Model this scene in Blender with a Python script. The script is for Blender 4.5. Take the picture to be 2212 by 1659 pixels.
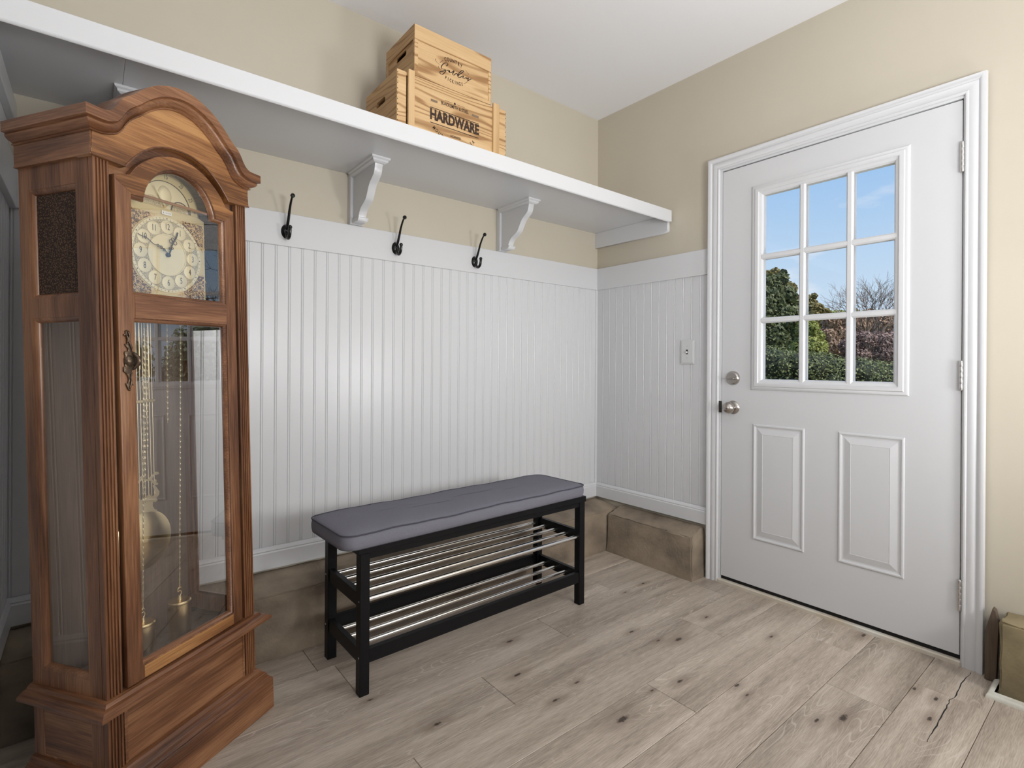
import bpy, bmesh, math, random
from mathutils import Vector, Matrix
S = bpy.context.scene
for o in list(bpy.data.objects): bpy.data.objects.remove(o)
C = S.collection
PI = math.pi

# ------------------------------------------------------------------ camera
F, PCY, YAW, PITCH, ROLL = 1125.14, 791.22, 0.8934, -0.0007, 0.0062
CAM = Vector((-2.4455, -2.1966, 1.0702))
fw = Vector((math.cos(YAW) * math.cos(PITCH), math.sin(YAW) * math.cos(PITCH), math.sin(PITCH)))
rt = Vector((math.sin(YAW), -math.cos(YAW), 0)); up = rt.cross(fw)
r2 = rt * math.cos(ROLL) + up * math.sin(ROLL); u2 = -rt * math.sin(ROLL) + up * math.cos(ROLL)
cd = bpy.data.cameras.new('camera'); cam = bpy.data.objects.new('camera', cd); C.objects.link(cam)
cam.matrix_world = Matrix(((r2.x, u2.x, -fw.x, CAM.x), (r2.y, u2.y, -fw.y, CAM.y), (r2.z, u2.z, -fw.z, CAM.z), (0, 0, 0, 1)))
cd.sensor_fit = 'HORIZONTAL'; cd.sensor_width = 36; cd.lens = F * 36 / 2212
cd.shift_y = -(829.5 - PCY) / 2212; cd.clip_start = .02; cd.clip_end = 300
S.camera = cam

# ------------------------------------------------------------------ sky, sun, added fill lights, exposure
w = bpy.data.worlds.new('sky'); S.world = w; w.use_nodes = True
nt = w.node_tree; nt.nodes.clear(); N = nt.nodes.new; L = nt.links.new
tc = N('ShaderNodeTexCoord'); sep = N('ShaderNodeSeparateXYZ'); L(tc.outputs['Generated'], sep.inputs[0])
cr = N('ShaderNodeValToRGB'); L(sep.outputs['Z'], cr.inputs[0])
cr.color_ramp.elements[0].position = 0.0; cr.color_ramp.elements[0].color = (.66, .80, .95, 1)
cr.color_ramp.elements[1].position = .75; cr.color_ramp.elements[1].color = (.12, .30, .72, 1)
for p_, c_ in ((.12, (.60, .77, .95)), (.30, (.37, .60, .91)), (.42, (.27, .50, .86))):
    e = cr.color_ramp.elements.new(p_); e.color = (*c_, 1)
mp = N('ShaderNodeMapping'); mp.inputs['Scale'].default_value = (5, 5, 17); L(tc.outputs['Generated'], mp.inputs[0])
nz = N('ShaderNodeTexNoise'); nz.inputs['Scale'].default_value = 1.3; nz.inputs['Detail'].default_value = 6; L(mp.outputs[0], nz.inputs[0])
mr = N('ShaderNodeMapRange'); mr.inputs['From Min'].default_value = .56; mr.inputs['From Max'].default_value = .76; mr.inputs['To Max'].default_value = .75
L(nz.outputs[0], mr.inputs[0])
mx = N('ShaderNodeMix'); mx.data_type = 'RGBA'; L(mr.outputs[0], mx.inputs[0]); L(cr.outputs[0], mx.inputs[6]); mx.inputs[7].default_value = (.93, .95, 1, 1)
bg = N('ShaderNodeBackground'); L(mx.outputs[2], bg.inputs[0]); bg.inputs[1].default_value = 1.0
wo = N('ShaderNodeOutputWorld'); L(bg.outputs[0], wo.inputs[0])

def light(name, kind, energy, loc=None, aim=None, size=1, size_y=None, col=(1, 1, 1)):
    d = bpy.data.lights.new(name, kind); d.energy = energy; d.color = col
    o = bpy.data.objects.new(name, d); C.objects.link(o)
    if kind == 'AREA':
        d.size = size
        if size_y: d.shape = 'RECTANGLE'; d.size_y = size_y
    if loc: o.location = loc
    if aim: o.rotation_euler = (Vector(aim) - Vector(loc)).to_track_quat('-Z', 'Y').to_euler()
    return o
sun = light('sun', 'SUN', 5.5, (2.9, -8, 11), (2.3, 0, 0), col=(1, .95, .85)); sun.data.angle = .01
light('added_fill_behind_camera', 'AREA', 11, (-1.35, -3.75, 1.6), (-1.2, -.2, .9), 1.7, col=(.985, .99, 1))  # added soft fill, stands for no fixture in the room
light('added_fill_beside_door', 'AREA', 14, (-.42, -2.75, .95), (-1.6, 0, 1.6), .35, col=(.985, .99, 1))  # added out-of-view light, stands in for light from the door window
light('added_ceiling_bounce', 'AREA', 48, (-1.55, -3.1, 1.25), (-1.25, -2.2, 2.6), .7, col=(.975, .985, 1))  # added unseen light aimed up to brighten the ceiling
S.view_settings.view_transform = 'Standard'; S.view_settings.look = 'None'
S.view_settings.exposure = -0.06; S.view_settings.gamma = 1; S.view_settings.use_curve_mapping = False

# ------------------------------------------------------------------ helpers
def link(name, me, mat, parent=None, smooth=False, **props):
    o = bpy.data.objects.new(name, me); C.objects.link(o)
    if mat and not me.materials: me.materials.append(mat)
    if parent: o.parent = parent
    if smooth:
        me.polygons.foreach_set('use_smooth', [True] * len(me.polygons))
        if smooth != 'all': me.set_sharp_from_angle(angle=math.radians(smooth if smooth is not True else 35))
    for k, v in props.items(): o[k] = v
    return o
def empty(name, loc=(0, 0, 0), mat=None, **props):
    o = bpy.data.objects.new(name, None); C.objects.link(o); o.empty_display_size = .1
    if mat is not None: o.matrix_world = mat
    else: o.location = loc
    for k, v in props.items(): o[k] = v
    return o
def mesh(verts, faces):
    me = bpy.data.meshes.new('m'); me.from_pydata([tuple(v) for v in verts], [], faces); me.validate(); me.update(); return me
def fin(bm, recalc=True):
    if recalc: bmesh.ops.recalc_face_normals(bm, faces=bm.faces)
    me = bpy.data.meshes.new('m'); bm.to_mesh(me); bm.free(); return me
def abox(bm, x0, x1, y0, y1, z0, z1, bev=0, seg=1):
    v = [bm.verts.new((x, y, z)) for x in (x0, x1) for y in (y0, y1) for z in (z0, z1)]
    fs = [bm.faces.new([v[i] for i in q]) for q in ((0, 1, 3, 2), (4, 6, 7, 5), (0, 4, 5, 1), (2, 3, 7, 6), (0, 2, 6, 4), (1, 5, 7, 3))]
    if bev:
        es = {e for f in fs for e in f.edges}
        bmesh.ops.bevel(bm, geom=list(es), offset=bev, segments=seg, affect='EDGES', profile=.7)
def box(*a, bev=0, seg=1):
    bm = bmesh.new(); abox(bm, *a, bev=bev, seg=seg); return fin(bm)
def boxes(lst, bev=0):
    bm = bmesh.new()
    for a in lst: abox(bm, *a, bev=bev)
    return fin(bm)
XZ = lambda u, v, h: (u, -h, v)          # plane facing -y, h = how far proud
YZ = lambda u, v, h: (-h, u, v)          # plane facing -x
XY = lambda u, v, h: (u, v, h)
def sweep(path, prof, mapf, closed=False, cap=True, bm=None, right=True):
    """prof points (a, b): a = offset along the right-hand mitre normal, b = height out of the plane"""
    own = bm is None
    if own: bm = bmesh.new()
    n = len(path); rings = []
    for i, p in enumerate(path):
        d1 = d2 = None
        if closed or i > 0: q = path[i - 1]; d1 = Vector((p[0] - q[0], p[1] - q[1])).normalized()
        if closed or i < n - 1: q = path[(i + 1) % n]; d2 = Vector((q[0] - p[0], q[1] - p[1])).normalized()
        d1 = d1 or d2; d2 = d2 or d1
        n1 = Vector((d1.y, -d1.x)); n2 = Vector((d2.y, -d2.x)); m = (n1 + n2)
        m = m / max(.2, m.dot(n1)) if m.length > 1e-6 else n1
        if not right: m = -m
        rings.append([bm.verts.new(mapf(p[0] + m.x * a, p[1] + m.y * a, b)) for a, b in prof])
    k = len(prof)
    for i in range(n if closed else n - 1):
        A, B = rings[i], rings[(i + 1) % n]
        for j in range(k - 1): bm.faces.new((A[j], A[j + 1], B[j + 1], B[j]))
    if cap and not closed:
        for r in (rings[0], rings[-1]):
            try: bm.faces.new(r)
            except ValueError: pass
    return fin(bm) if own else None
def tube(bm, pts, r, seg=8, cap=True):
    pts = [Vector(p) for p in pts]; n = len(pts); rs = r if isinstance(r, (list, tuple)) else [r] * n
    rings = []; ref = None
    for i, p in enumerate(pts):
        d = (pts[min(i + 1, n - 1)] - pts[max(i - 1, 0)]).normalized()
        if ref is None: ref = d.orthogonal().normalized()
        a = (ref - d * ref.dot(d)).normalized(); ref = a; b = d.cross(a)
        rings.append([bm.verts.new(p + (a * math.cos(t) + b * math.sin(t)) * rs[i]) for t in [2 * PI * k / seg for k in range(seg)]])
    for A, B in zip(rings, rings[1:]):
        for k in range(seg): bm.faces.new((A[k], A[(k + 1) % seg], B[(k + 1) % seg], B[k]))
    if cap: bm.faces.new(rings[0][::-1]); bm.faces.new(rings[-1])
def tubes(lst, seg=8):
    bm = bmesh.new()
    for pts, r in lst: tube(bm, pts, r, seg)
    return fin(bm)
def lathe(prof, axis='z', org=(0, 0, 0), seg=32):
    """prof: (radius, height along axis)"""
    bm = bmesh.new(); o = Vector(org)
    def P(r, h, t):
        c, s = r * math.cos(t), r * math.sin(t)
        return o + Vector({'z': (c, s, h), 'y': (c, h, s), 'x': (h, c, s)}[axis])
    rings = []
    for r, h in prof:
        rings.append([bm.verts.new(P(r, h, 0))] if r < 1e-6 else [bm.verts.new(P(r, h, 2 * PI * k / seg)) for k in range(seg)])
    for A, B in zip(rings, rings[1:]):
        for k in range(seg):
            a0, a1 = A[k % len(A)], A[(k + 1) % len(A)]; b0, b1 = B[k % len(B)], B[(k + 1) % len(B)]
            vs = []
            for v in (a0, a1, b1, b0):
                if v not in vs: vs.append(v)
            if len(vs) > 2: bm.faces.new(vs)
    return fin(bm)
def plate(outer, holes, t, mapf, bevel=0, h0=0, res=1):
    """flat board with holes: outer/holes are 2D loops; faces span h0-t .. h0"""
    cu = bpy.data.curves.new('c', 'CURVE'); cu.dimensions = '2D'; cu.fill_mode = 'BOTH'
    cu.extrude = t / 2 - bevel; cu.bevel_depth = bevel; cu.bevel_resolution = res; cu.offset = -bevel
    for lp in [outer] + holes:
        sp = cu.splines.new('POLY'); sp.points.add(len(lp) - 1); sp.use_cyclic_u = True
        for k, (u, v) in enumerate(lp): sp.points[k].co = (u, v, 0, 1)
    o = bpy.data.objects.new('c', cu); C.objects.link(o)
    me = bpy.data.meshes.new_from_object(o.evaluated_get(bpy.context.evaluated_depsgraph_get()))
    bpy.data.objects.remove(o)
    for v in me.vertices: v.co = mapf(v.co.x, v.co.y, v.co.z + h0 - t / 2)
    bm = bmesh.new(); bm.from_mesh(me); bmesh.ops.remove_doubles(bm, verts=bm.verts, dist=1e-5)
    return fin(bm)
def rect(u0, u1, v0, v1): return [(u0, v0), (u1, v0), (u1, v1), (u0, v1)]
def circ(cx, cy, r, n=32, a0=0, a1=2 * PI):
    full = abs(a1 - a0 - 2 * PI) < 1e-6
    return [(cx + r * math.cos(a0 + (a1 - a0) * k / (n if full else n - 1)), cy + r * math.sin(a0 + (a1 - a0) * k / (n if full else n - 1))) for k in range(n)]
def smooth_poly(pts, n=4):
    """Catmull-Rom"""
    out = []
    for i in range(len(pts) - 1):
        p0 = pts[max(i - 1, 0)]; p1 = pts[i]; p2 = pts[i + 1]; p3 = pts[min(i + 2, len(pts) - 1)]
        for k in range(n):
            t = k / n
            out.append(tuple(.5 * (2 * b + (-a + c) * t + (2 * a - 5 * b + 4 * c - d) * t * t + (-a + 3 * b - 3 * c + d) * t ** 3) for a, b, c, d in zip(p0, p1, p2, p3)))
    out.append(tuple(pts[-1])); return out
def text(chars, t, mapf, h0=0, bold=0):
    """chars: (string, u, v, size, rot, xscale, align) -> one flat mesh of lettering"""
    bm = bmesh.new()
    for s, u, v, size, rot, xs, al in chars:
        cu = bpy.data.curves.new('t', 'FONT'); cu.body = s; cu.size = size; cu.extrude = t / 2; cu.align_x = al; cu.align_y = 'CENTER'; cu.offset = bold * size; cu.resolution_u = 3
        o = bpy.data.objects.new('t', cu); C.objects.link(o)
        me = bpy.data.meshes.new_from_object(o.evaluated_get(bpy.context.evaluated_depsgraph_get()))
        bpy.data.objects.remove(o)
        c_, s_ = math.cos(rot), math.sin(rot)
        for q in me.vertices:
            x, y = q.co.x * xs, q.co.y
            q.co = mapf(u + x * c_ - y * s_, v + x * s_ + y * c_, q.co.z + h0)
        bm.from_mesh(me); bpy.data.meshes.remove(me)
    return fin(bm)
def arc_text(s, uc, vc, R, size, spread, xs=.8, top=True):
    out = []; n = len(s)
    for i, ch in enumerate(s):
        a = (i - (n - 1) / 2) / max(1, n - 1) * spread
        if top: out.append((ch, uc + R * math.sin(a), vc + R * math.cos(a), size, -a, xs, 'CENTER'))
        else: out.append((ch, uc + R * math.sin(a), vc - R * math.cos(a), size, a, xs, 'CENTER'))
    return out

def many(fn, name, lst, *a, **k): return [fn(name, box(*q), *a, **k) for q in lst]
# ------------------------------------------------------------------ materials
def mat(name, col, rough=.5, metal=0, spec=.5, bump=None, noise=None, coat=0):
    m = bpy.data.materials.new(name); m.use_nodes = True; t = m.node_tree; b = t.nodes['Principled BSDF']
    b.inputs['Base Color'].default_value = (*col, 1); b.inputs['Roughness'].default_value = rough
    b.inputs['Metallic'].default_value = metal; b.inputs['Specular IOR Level'].default_value = spec; b.inputs['Coat Weight'].default_value = coat
    if bump or noise:
        tc = t.nodes.new('ShaderNodeTexCoord')
    if noise:   # (scale, second colour, stretch)
        mpn = t.nodes.new('ShaderNodeMapping'); mpn.inputs['Scale'].default_value = noise[2] if len(noise) > 2 else (1, 1, 1)
        n = t.nodes.new('ShaderNodeTexNoise'); n.inputs['Scale'].default_value = noise[0]; n.inputs['Detail'].default_value = 5
        t.links.new(tc.outputs['Object'], mpn.inputs[0]); t.links.new(mpn.outputs[0], n.inputs[0])
        r = t.nodes.new('ShaderNodeMapRange'); r.inputs['From Min'].default_value = .35; r.inputs['From Max'].default_value = .65; t.links.new(n.outputs[0], r.inputs[0])
        x = t.nodes.new('ShaderNodeMix'); x.data_type = 'RGBA'; x.inputs[6].default_value = (*col, 1); x.inputs[7].default_value = (*noise[1], 1)
        t.links.new(r.outputs[0], x.inputs[0]); t.links.new(x.outputs[2], b.inputs['Base Color'])
    if bump:    # (scale, strength, distance)
        n = t.nodes.new('ShaderNodeTexNoise'); n.inputs['Scale'].default_value = bump[0]; n.inputs['Detail'].default_value = 4
        t.links.new(tc.outputs['Object'], n.inputs[0])
        bp = t.nodes.new('ShaderNodeBump'); bp.inputs['Strength'].default_value = bump[1]; bp.inputs['Distance'].default_value = bump[2] if len(bump) > 2 else .002
        t.links.new(n.outputs[0], bp.inputs['Height']); t.links.new(bp.outputs[0], b.inputs['Normal'])
    return m
def wood(name, cols, axis='z', rough=.35, line=24, fine=260, stripes=None, contrast=1, spec=.45, coat=0, per_obj=False, fig=.10, lines=False, fl=(.9, 7)):
    """cols: dark, mid, light. Cathedral figure = contour lines of stretched noise, plus fine pores."""
    m = bpy.data.materials.new(name); m.use_nodes = True; t = m.node_tree; b = t.nodes['Principled BSDF']; N = t.nodes.new; L = t.links.new
    tc = N('ShaderNodeTexCoord'); src = tc.outputs['Object']
    if per_obj:
        oi = N('ShaderNodeObjectInfo'); ad = N('ShaderNodeVectorMath'); ad.operation = 'ADD'
        sc = N('ShaderNodeVectorMath'); sc.operation = 'SCALE'; sc.inputs['Scale'].default_value = 17
        cb = N('ShaderNodeCombineXYZ'); L(oi.outputs['Random'], cb.inputs[0]); L(oi.outputs['Random'], cb.inputs[1]); L(cb.outputs[0], sc.inputs[0])
        L(src, ad.inputs[0]); L(sc.outputs[0], ad.inputs[1]); src = ad.outputs[0]
    def st(lo, hi): return {'x': (lo, hi, hi), 'y': (hi, lo, hi), 'z': (hi, hi, lo)}[axis]
    m1 = N('ShaderNodeMapping'); m1.inputs['Scale'].default_value = st(*fl); L(src, m1.inputs[0])
    n1 = N('ShaderNodeTexNoise'); n1.inputs['Scale'].default_value = 1; n1.inputs['Detail'].default_value = 2.5; n1.inputs['Roughness'].default_value = .45; L(m1.outputs[0], n1.inputs[0])
    ml = N('ShaderNodeMath'); ml.operation = 'MULTIPLY'; ml.inputs[1].default_value = line; L(n1.outputs[0], ml.inputs[0])
    sn = N('ShaderNodeMath'); sn.operation = 'SINE'; L(ml.outputs[0], sn.inputs[0])
    m2 = N('ShaderNodeMapping'); m2.inputs['Scale'].default_value = st(fine * .045, fine); L(src, m2.inputs[0])
    n2 = N('ShaderNodeTexNoise'); n2.inputs['Scale'].default_value = 1; n2.inputs['Detail'].default_value = 3; L(m2.outputs[0], n2.inputs[0])
    m3 = N('ShaderNodeMapping'); m3.inputs['Scale'].default_value = st(1.3, 14); L(src, m3.inputs[0])
    n3 = N('ShaderNodeTexNoise'); n3.inputs['Scale'].default_value = 1; n3.inputs['Detail'].default_value = 4; L(m3.outputs[0], n3.inputs[0])
    def mad(a, k, c):
        q = N('ShaderNodeMath'); q.operation = 'MULTIPLY_ADD'; L(a, q.inputs[0]); q.inputs[1].default_value = k
        if hasattr(c, 'name'): L(c, q.inputs[2])
        else: q.inputs[2].default_value = c
        return q.outputs[0]
    if lines:
        lm = N('ShaderNodeMapRange'); lm.inputs['From Min'].default_value = .25; lm.inputs['From Max'].default_value = 1; L(sn.outputs[0], lm.inputs[0]); v = mad(lm.outputs[0], -fig, .5 + fig * .2)
    else: v = mad(sn.outputs[0], fig * contrast, .5)
    v = mad(n2.outputs[0], .75 * contrast, v); v = mad(n3.outputs[0], 1.1 * contrast, v)
    sub = N('ShaderNodeMath'); sub.operation = 'SUBTRACT'; L(v, sub.inputs[0]); sub.inputs[1].default_value = .925 * contrast
    val = sub.outputs[0]
    if stripes:   # glued-up strips of differing tone: (axis index, width)
        sx = N('ShaderNodeSeparateXYZ'); L(src, sx.inputs[0])
        q = N('ShaderNodeMath'); q.operation = 'DIVIDE'; L(sx.outputs[stripes[0]], q.inputs[0]); q.inputs[1].default_value = stripes[1]
        fl = N('ShaderNodeMath'); fl.operation = 'FLOOR'; L(q.outputs[0], fl.inputs[0])
        wn = N('ShaderNodeTexWhiteNoise'); wn.noise_dimensions = '1D'; L(fl.outputs[0], wn.inputs['W'])
        val = mad(wn.outputs[0], .62, mad(val, 1, -.31))
    rp = N('ShaderNodeValToRGB'); L(val, rp.inputs[0]); e = rp.color_ramp.elements
    e[0].position = .1; e[0].color = (*cols[0], 1); e[1].position = .9; e[1].color = (*cols[2], 1); k = e.new(.5); k.color = (*cols[1], 1)
    L(rp.outputs[0], b.inputs['Base Color']); b.inputs['Roughness'].default_value = rough; b.inputs['Specular IOR Level'].default_value = spec
    b.inputs['Coat Weight'].default_value = coat; b.inputs['Coat Roughness'].default_value = .25
    bp = N('ShaderNodeBump'); bp.inputs['Strength'].default_value = .18; bp.inputs['Distance'].default_value = .0006; L(n2.outputs[0], bp.inputs['Height']); L(bp.outputs[0], b.inputs['Normal'])
    return m
def glass(name, ior, tint=(1, 1, 1)):
    m = bpy.data.materials.new(name); m.use_nodes = True; t = m.node_tree; t.nodes.clear(); N = t.nodes.new
    tr = N('ShaderNodeBsdfTransparent'); tr.inputs[0].default_value = (*tint, 1)
    gl = N('ShaderNodeBsdfGlossy'); gl.inputs['Roughness'].default_value = .0
    fr = N('ShaderNodeFresnel'); gm = N('ShaderNodeNewGeometry'); io = N('ShaderNodeMapRange')     # a thin pane reflects alike from both sides
    io.inputs['To Min'].default_value = ior; io.inputs['To Max'].default_value = 1 / ior; t.links.new(gm.outputs['Backfacing'], io.inputs[0]); t.links.new(io.outputs[0], fr.inputs[0]); x = N('ShaderNodeMixShader'); o = N('ShaderNodeOutputMaterial')
    t.links.new(fr.outputs[0], x.inputs[0]); t.links.new(tr.outputs[0], x.inputs[1]); t.links.new(gl.outputs[0], x.inputs[2]); t.links.new(x.outputs[0], o.inputs[0])
    return m
M = {}
M['white'] = mat('white_semigloss_paint', (.655, .66, .67), .30, bump=(60, .06, .001))
M['white_flat'] = mat('white_flat_paint', (.66, .665, .675), .8)
M['door'] = mat('white_steel_door_paint', (.63, .635, .645), .38, bump=(90, .04, .0006))
M['ceiling'] = mat('ceiling_paint', (.83, .83, .845), .9, bump=(150, .15, .001))
M['beige'] = mat('beige_wall_paint', (.565, .512, .415), .6, bump=(120, .15, .0008), noise=(3, (.55, .498, .402)))
M['concrete'] = mat('old_concrete', (.335, .268, .195), .85, bump=(70, .9, .003), noise=(4.2, (.135, .104, .076), (1, 1, 1.5)))
M['concrete2'] = mat('mustard_stained_concrete', (.27, .22, .125), .85, bump=(60, .5, .003), noise=(9, (.17, .135, .075)))
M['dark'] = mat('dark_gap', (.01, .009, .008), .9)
M['black'] = mat('black_painted_wood', (.004, .004, .005), .42, spec=.22, bump=(200, .05, .0004))
M['iron'] = mat('black_enamelled_iron', (.004, .004, .004), .22)
M['chrome'] = mat('brushed_steel_tube', (.78, .76, .73), .2, metal=1)
M['nickel'] = mat('satin_nickel', (.45, .42, .39), .25, metal=1)
M['hinge'] = mat('hinge_steel', (.62, .61, .60), .32, metal=1)
M['brass'] = mat('polished_brass', (.86, .68, .38), .28, metal=1)
M['brass_dull'] = mat('satin_brass', (.78, .66, .42), .42, metal=1)
M['dial'] = mat('gilt_dial_plate', (.70, .57, .29), .5, metal=.2)
M['silver'] = mat('silvered_gilt_disc', (.80, .70, .44), .45, metal=.2)
M['engraved'] = mat('engraved_gilt', (.74, .63, .38), .5, metal=.2, noise=(420, (.16, .14, .10)), bump=(420, .5, .0008))
M['engraved2'] = mat('engraved_hemisphere', (.78, .66, .40), .5, metal=.15, noise=(700, (.30, .23, .13)))
M['gold'] = mat('cast_gilt_ornament', (.86, .60, .27), .4, metal=.3)
M['gold_back'] = mat('brown_recess', (.12, .055, .02), .7)
M['ink'] = mat('black_ink', (.03, .025, .02), .6)
M['burnt'] = mat('burnt_lettering', (.035, .016, .008), .7)
M['faded'] = mat('faded_print', (.22, .15, .09), .7)
M['hand'] = mat('blued_black_hand', (.02, .02, .03), .35)
M['antique'] = mat('antique_brass', (.16, .11, .075), .33, metal=.8, noise=(120, (.07, .05, .035)), bump=(150, .3, .001))
M['plaque'] = mat('cream_plaque', (.85, .82, .72), .4)
M['plastic'] = mat('white_plastic', (.62, .63, .63), .3)
M['quarter'] = mat('off_white_moulding', (.68, .67, .60), .45, noise=(25, (.60, .58, .50)))
M['thresh'] = mat('worn_painted_sill', (.66, .63, .56), .6, noise=(5, (.52, .44, .33)))
M['fabric'] = mat('grey_woven_fabric', (.215, .212, .245), .95, spec=.15, noise=(900, (.155, .152, .182)), bump=(900, .6, .0015))
M['piping'] = mat('dark_grey_piping', (.060, .058, .075), .9)
ck = ((.060, .021, .008), (.172, .070, .030), (.320, .152, .070))
M['clock_z'] = wood('walnut_stain_vertical', ck, 'z', rough=.33, contrast=1.25, coat=.25)
M['clock_x'] = wood('walnut_stain_horizontal', ck, 'x', rough=.33, contrast=1.25, coat=.25)
M['clock_y'] = wood('walnut_stain_side', ck, 'y', rough=.36, contrast=1.25, coat=.25)
M['clock_panel'] = wood('walnut_glued_panel', ck, 'x', rough=.33, contrast=1.25, stripes=(2, .021), coat=.25)
M['clock_panel_y'] = wood('walnut_glued_side_panel', ck, 'y', rough=.36, contrast=1.25, stripes=(2, .021), coat=.2)
ckf = ((.11, .040, .012), (.29, .125, .042), (.46, .235, .085))
M['clock_front'] = wood('figured_walnut_header', ckf, 'x', rough=.3, contrast=1.25, line=34, stripes=(2, .055), coat=.3)
M['clock_in'] = wood('dark_walnut_interior', ((.10, .065, .045), (.16, .11, .08), (.22, .155, .115)), 'z', rough=.5)
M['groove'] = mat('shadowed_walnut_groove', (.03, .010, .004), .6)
pine = ((.34, .18, .07), (.60, .39, .19), (.76, .54, .30))
M['crate_x'] = wood('paulownia_crate_long', pine, 'x', rough=.55, line=150, fine=150, contrast=.62, per_obj=True, fig=.46, lines=True, fl=(.45, 5))
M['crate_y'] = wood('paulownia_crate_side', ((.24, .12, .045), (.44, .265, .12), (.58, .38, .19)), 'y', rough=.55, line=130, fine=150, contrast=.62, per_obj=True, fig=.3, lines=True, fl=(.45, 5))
M['crate_z'] = wood('paulownia_crate_upright', pine, 'z', rough=.55, line=70, fine=180, contrast=.6, per_obj=True, fig=.2, lines=True, fl=(.45, 5))
M['oldwood'] = wood('rough_brown_framing', ((.05, .033, .022), (.12, .085, .06), (.19, .14, .10)), 'z', rough=.8)
M['clock_glass'] = glass('clock_glass', 2.6); M['side_glass'] = glass('clock_side_glass', 1.8)
M['pane'] = glass('window_glass', 1.5)
# speaker cloth
m = bpy.data.materials.new('brown_speaker_cloth'); m.use_nodes = True; t = m.node_tree; b = t.nodes['Principled BSDF']
tc = t.nodes.new('ShaderNodeTexCoord'); vo = t.nodes.new('ShaderNodeTexVoronoi'); vo.inputs['Scale'].default_value = 230; t.links.new(tc.outputs['Object'], vo.inputs[0])
rp = t.nodes.new('ShaderNodeValToRGB'); t.links.new(vo.outputs[0], rp.inputs[0]); e = rp.color_ramp.elements
e[0].position = .12; e[0].color = (.17, .095, .055, 1); e[1].position = .55; e[1].color = (.022, .010, .005, 1)
t.links.new(rp.outputs[0], b.inputs['Base Color']); b.inputs['Roughness'].default_value = .85; M['cloth'] = m

# oak floor planks: warped grain contours, pale limed lines, knots at their real places
KN = [(-.648, -1.017, 1.3), (-.719, -.973, .7), (-.395, -.986, .8), (-1.295, -.807, 1), (-1.164, -.965, .7), (-1.286, -.988, .8), (-1.188, -1.18, 1.6),
      (-.883, -1.177, .9), (-.777, -1.357, .6), (-.753, -1.31, .9), (-.340, -1.234, .8), (-.653, -1.595, 1.5), (-.729, -1.549, .8), (-.037, -1.459, 1.1),
      (-.325, -.603, .8), (-.475, -.614, .6), (-.746, -.865, .9), (-1.179, -.619, 1.1), (-.313, -1.747, .9), (-.448, -1.761, .9), (-.302, -1.688, .8), (-1.0, -1.15, .5), (-1.64, -.85, .9), (-1.75, -.62, .7)]
m = bpy.data.materials.new('limed_oak_planks'); m.use_nodes = True; t = m.node_tree; b = t.nodes['Principled BSDF']; N = t.nodes.new; L = t.links.new
ge = N('ShaderNodeNewGeometry'); oi = N('ShaderNodeObjectInfo'); pos = ge.outputs['Position']
def mth(op, a, c=None, d=None):
    q = N('ShaderNodeMath'); q.operation = op
    for i, z in enumerate((a, c, d)):
        if z is None: continue
        if isinstance(z, (int, float)): q.inputs[i].default_value = z
        else: L(z, q.inputs[i])
    return q.outputs[0]
def noise(vec, scale, det=3, rough=.5, sx=1, sy=1):
    mpg = N('ShaderNodeMapping'); mpg.inputs['Scale'].default_value = (sx, sy, 1); L(vec, mpg.inputs[0])
    n = N('ShaderNodeTexNoise'); n.inputs['Scale'].default_value = scale; n.inputs['Detail'].default_value = det; n.inputs['Roughness'].default_value = rough; L(mpg.outputs[0], n.inputs[0]); return n.outputs[0]
cb = N('ShaderNodeCombineXYZ'); r9 = mth('MULTIPLY', oi.outputs['Random'], 37); L(r9, cb.inputs[0]); L(r9, cb.inputs[1])
ad = N('ShaderNodeVectorMath'); ad.operation = 'ADD'; L(pos, ad.inputs[0]); L(cb.outputs[0], ad.inputs[1]); pv = ad.outputs[0]
kd = None; kw = None
for kx, ky, ks in KN:
    sb = N('ShaderNodeVectorMath'); sb.operation = 'SUBTRACT'; L(pos, sb.inputs[0]); sb.inputs[1].default_value = (kx, ky, 0)
    sc = N('ShaderNodeVectorMath'); sc.operation = 'MULTIPLY'; L(sb.outputs[0], sc.inputs[0]); sc.inputs[1].default_value = (62 / ks, 170 / ks, 0)
    ln = N('ShaderNodeVectorMath'); ln.operation = 'LENGTH'; L(sc.outputs[0], ln.inputs[0])
    kd = ln.outputs[1] if kd is None else mth('MINIMUM', kd, ln.outputs[1])
bend = mth('DIVIDE', .16, mth('ADD', 1, mth('MULTIPLY', kd, .16)))
n1 = noise(pv, 1, 2, .4, 1.3, 8)
ph = mth('MULTIPLY', mth('ADD', n1, bend), 72)
fr = mth('FRACT', mth('MULTIPLY', ph, .5)); tri = mth('ABSOLUTE', mth('SUBTRACT', fr, .5))
linev = mth('SMOOTH_MIN', mth('MULTIPLY', tri, 9), 1, .3)
n2 = noise(pv, 1, 4, .6, 22, 380); n3 = noise(pv, 1, 4, .5, 1.1, 13); n5 = noise(pv, 1, 3, .6, 3.2, 50)
v = mth('ADD', mth('MULTIPLY', n2, .75), mth('MULTIPLY', n3, .8)); v = mth('ADD', v, mth('MULTIPLY', n5, .45)); v = mth('MULTIPLY_ADD', v, 1.12, -.64)
rp = N('ShaderNodeValToRGB'); L(v, rp.inputs[0]); e = rp.color_ramp.elements
e[0].position = .12; e[0].color = (.210, .168, .133, 1); e[1].position = .82; e[1].color = (.645, .56, .475, 1); k = e.new(.48); k.color = (.44, .368, .300, 1)
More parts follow.
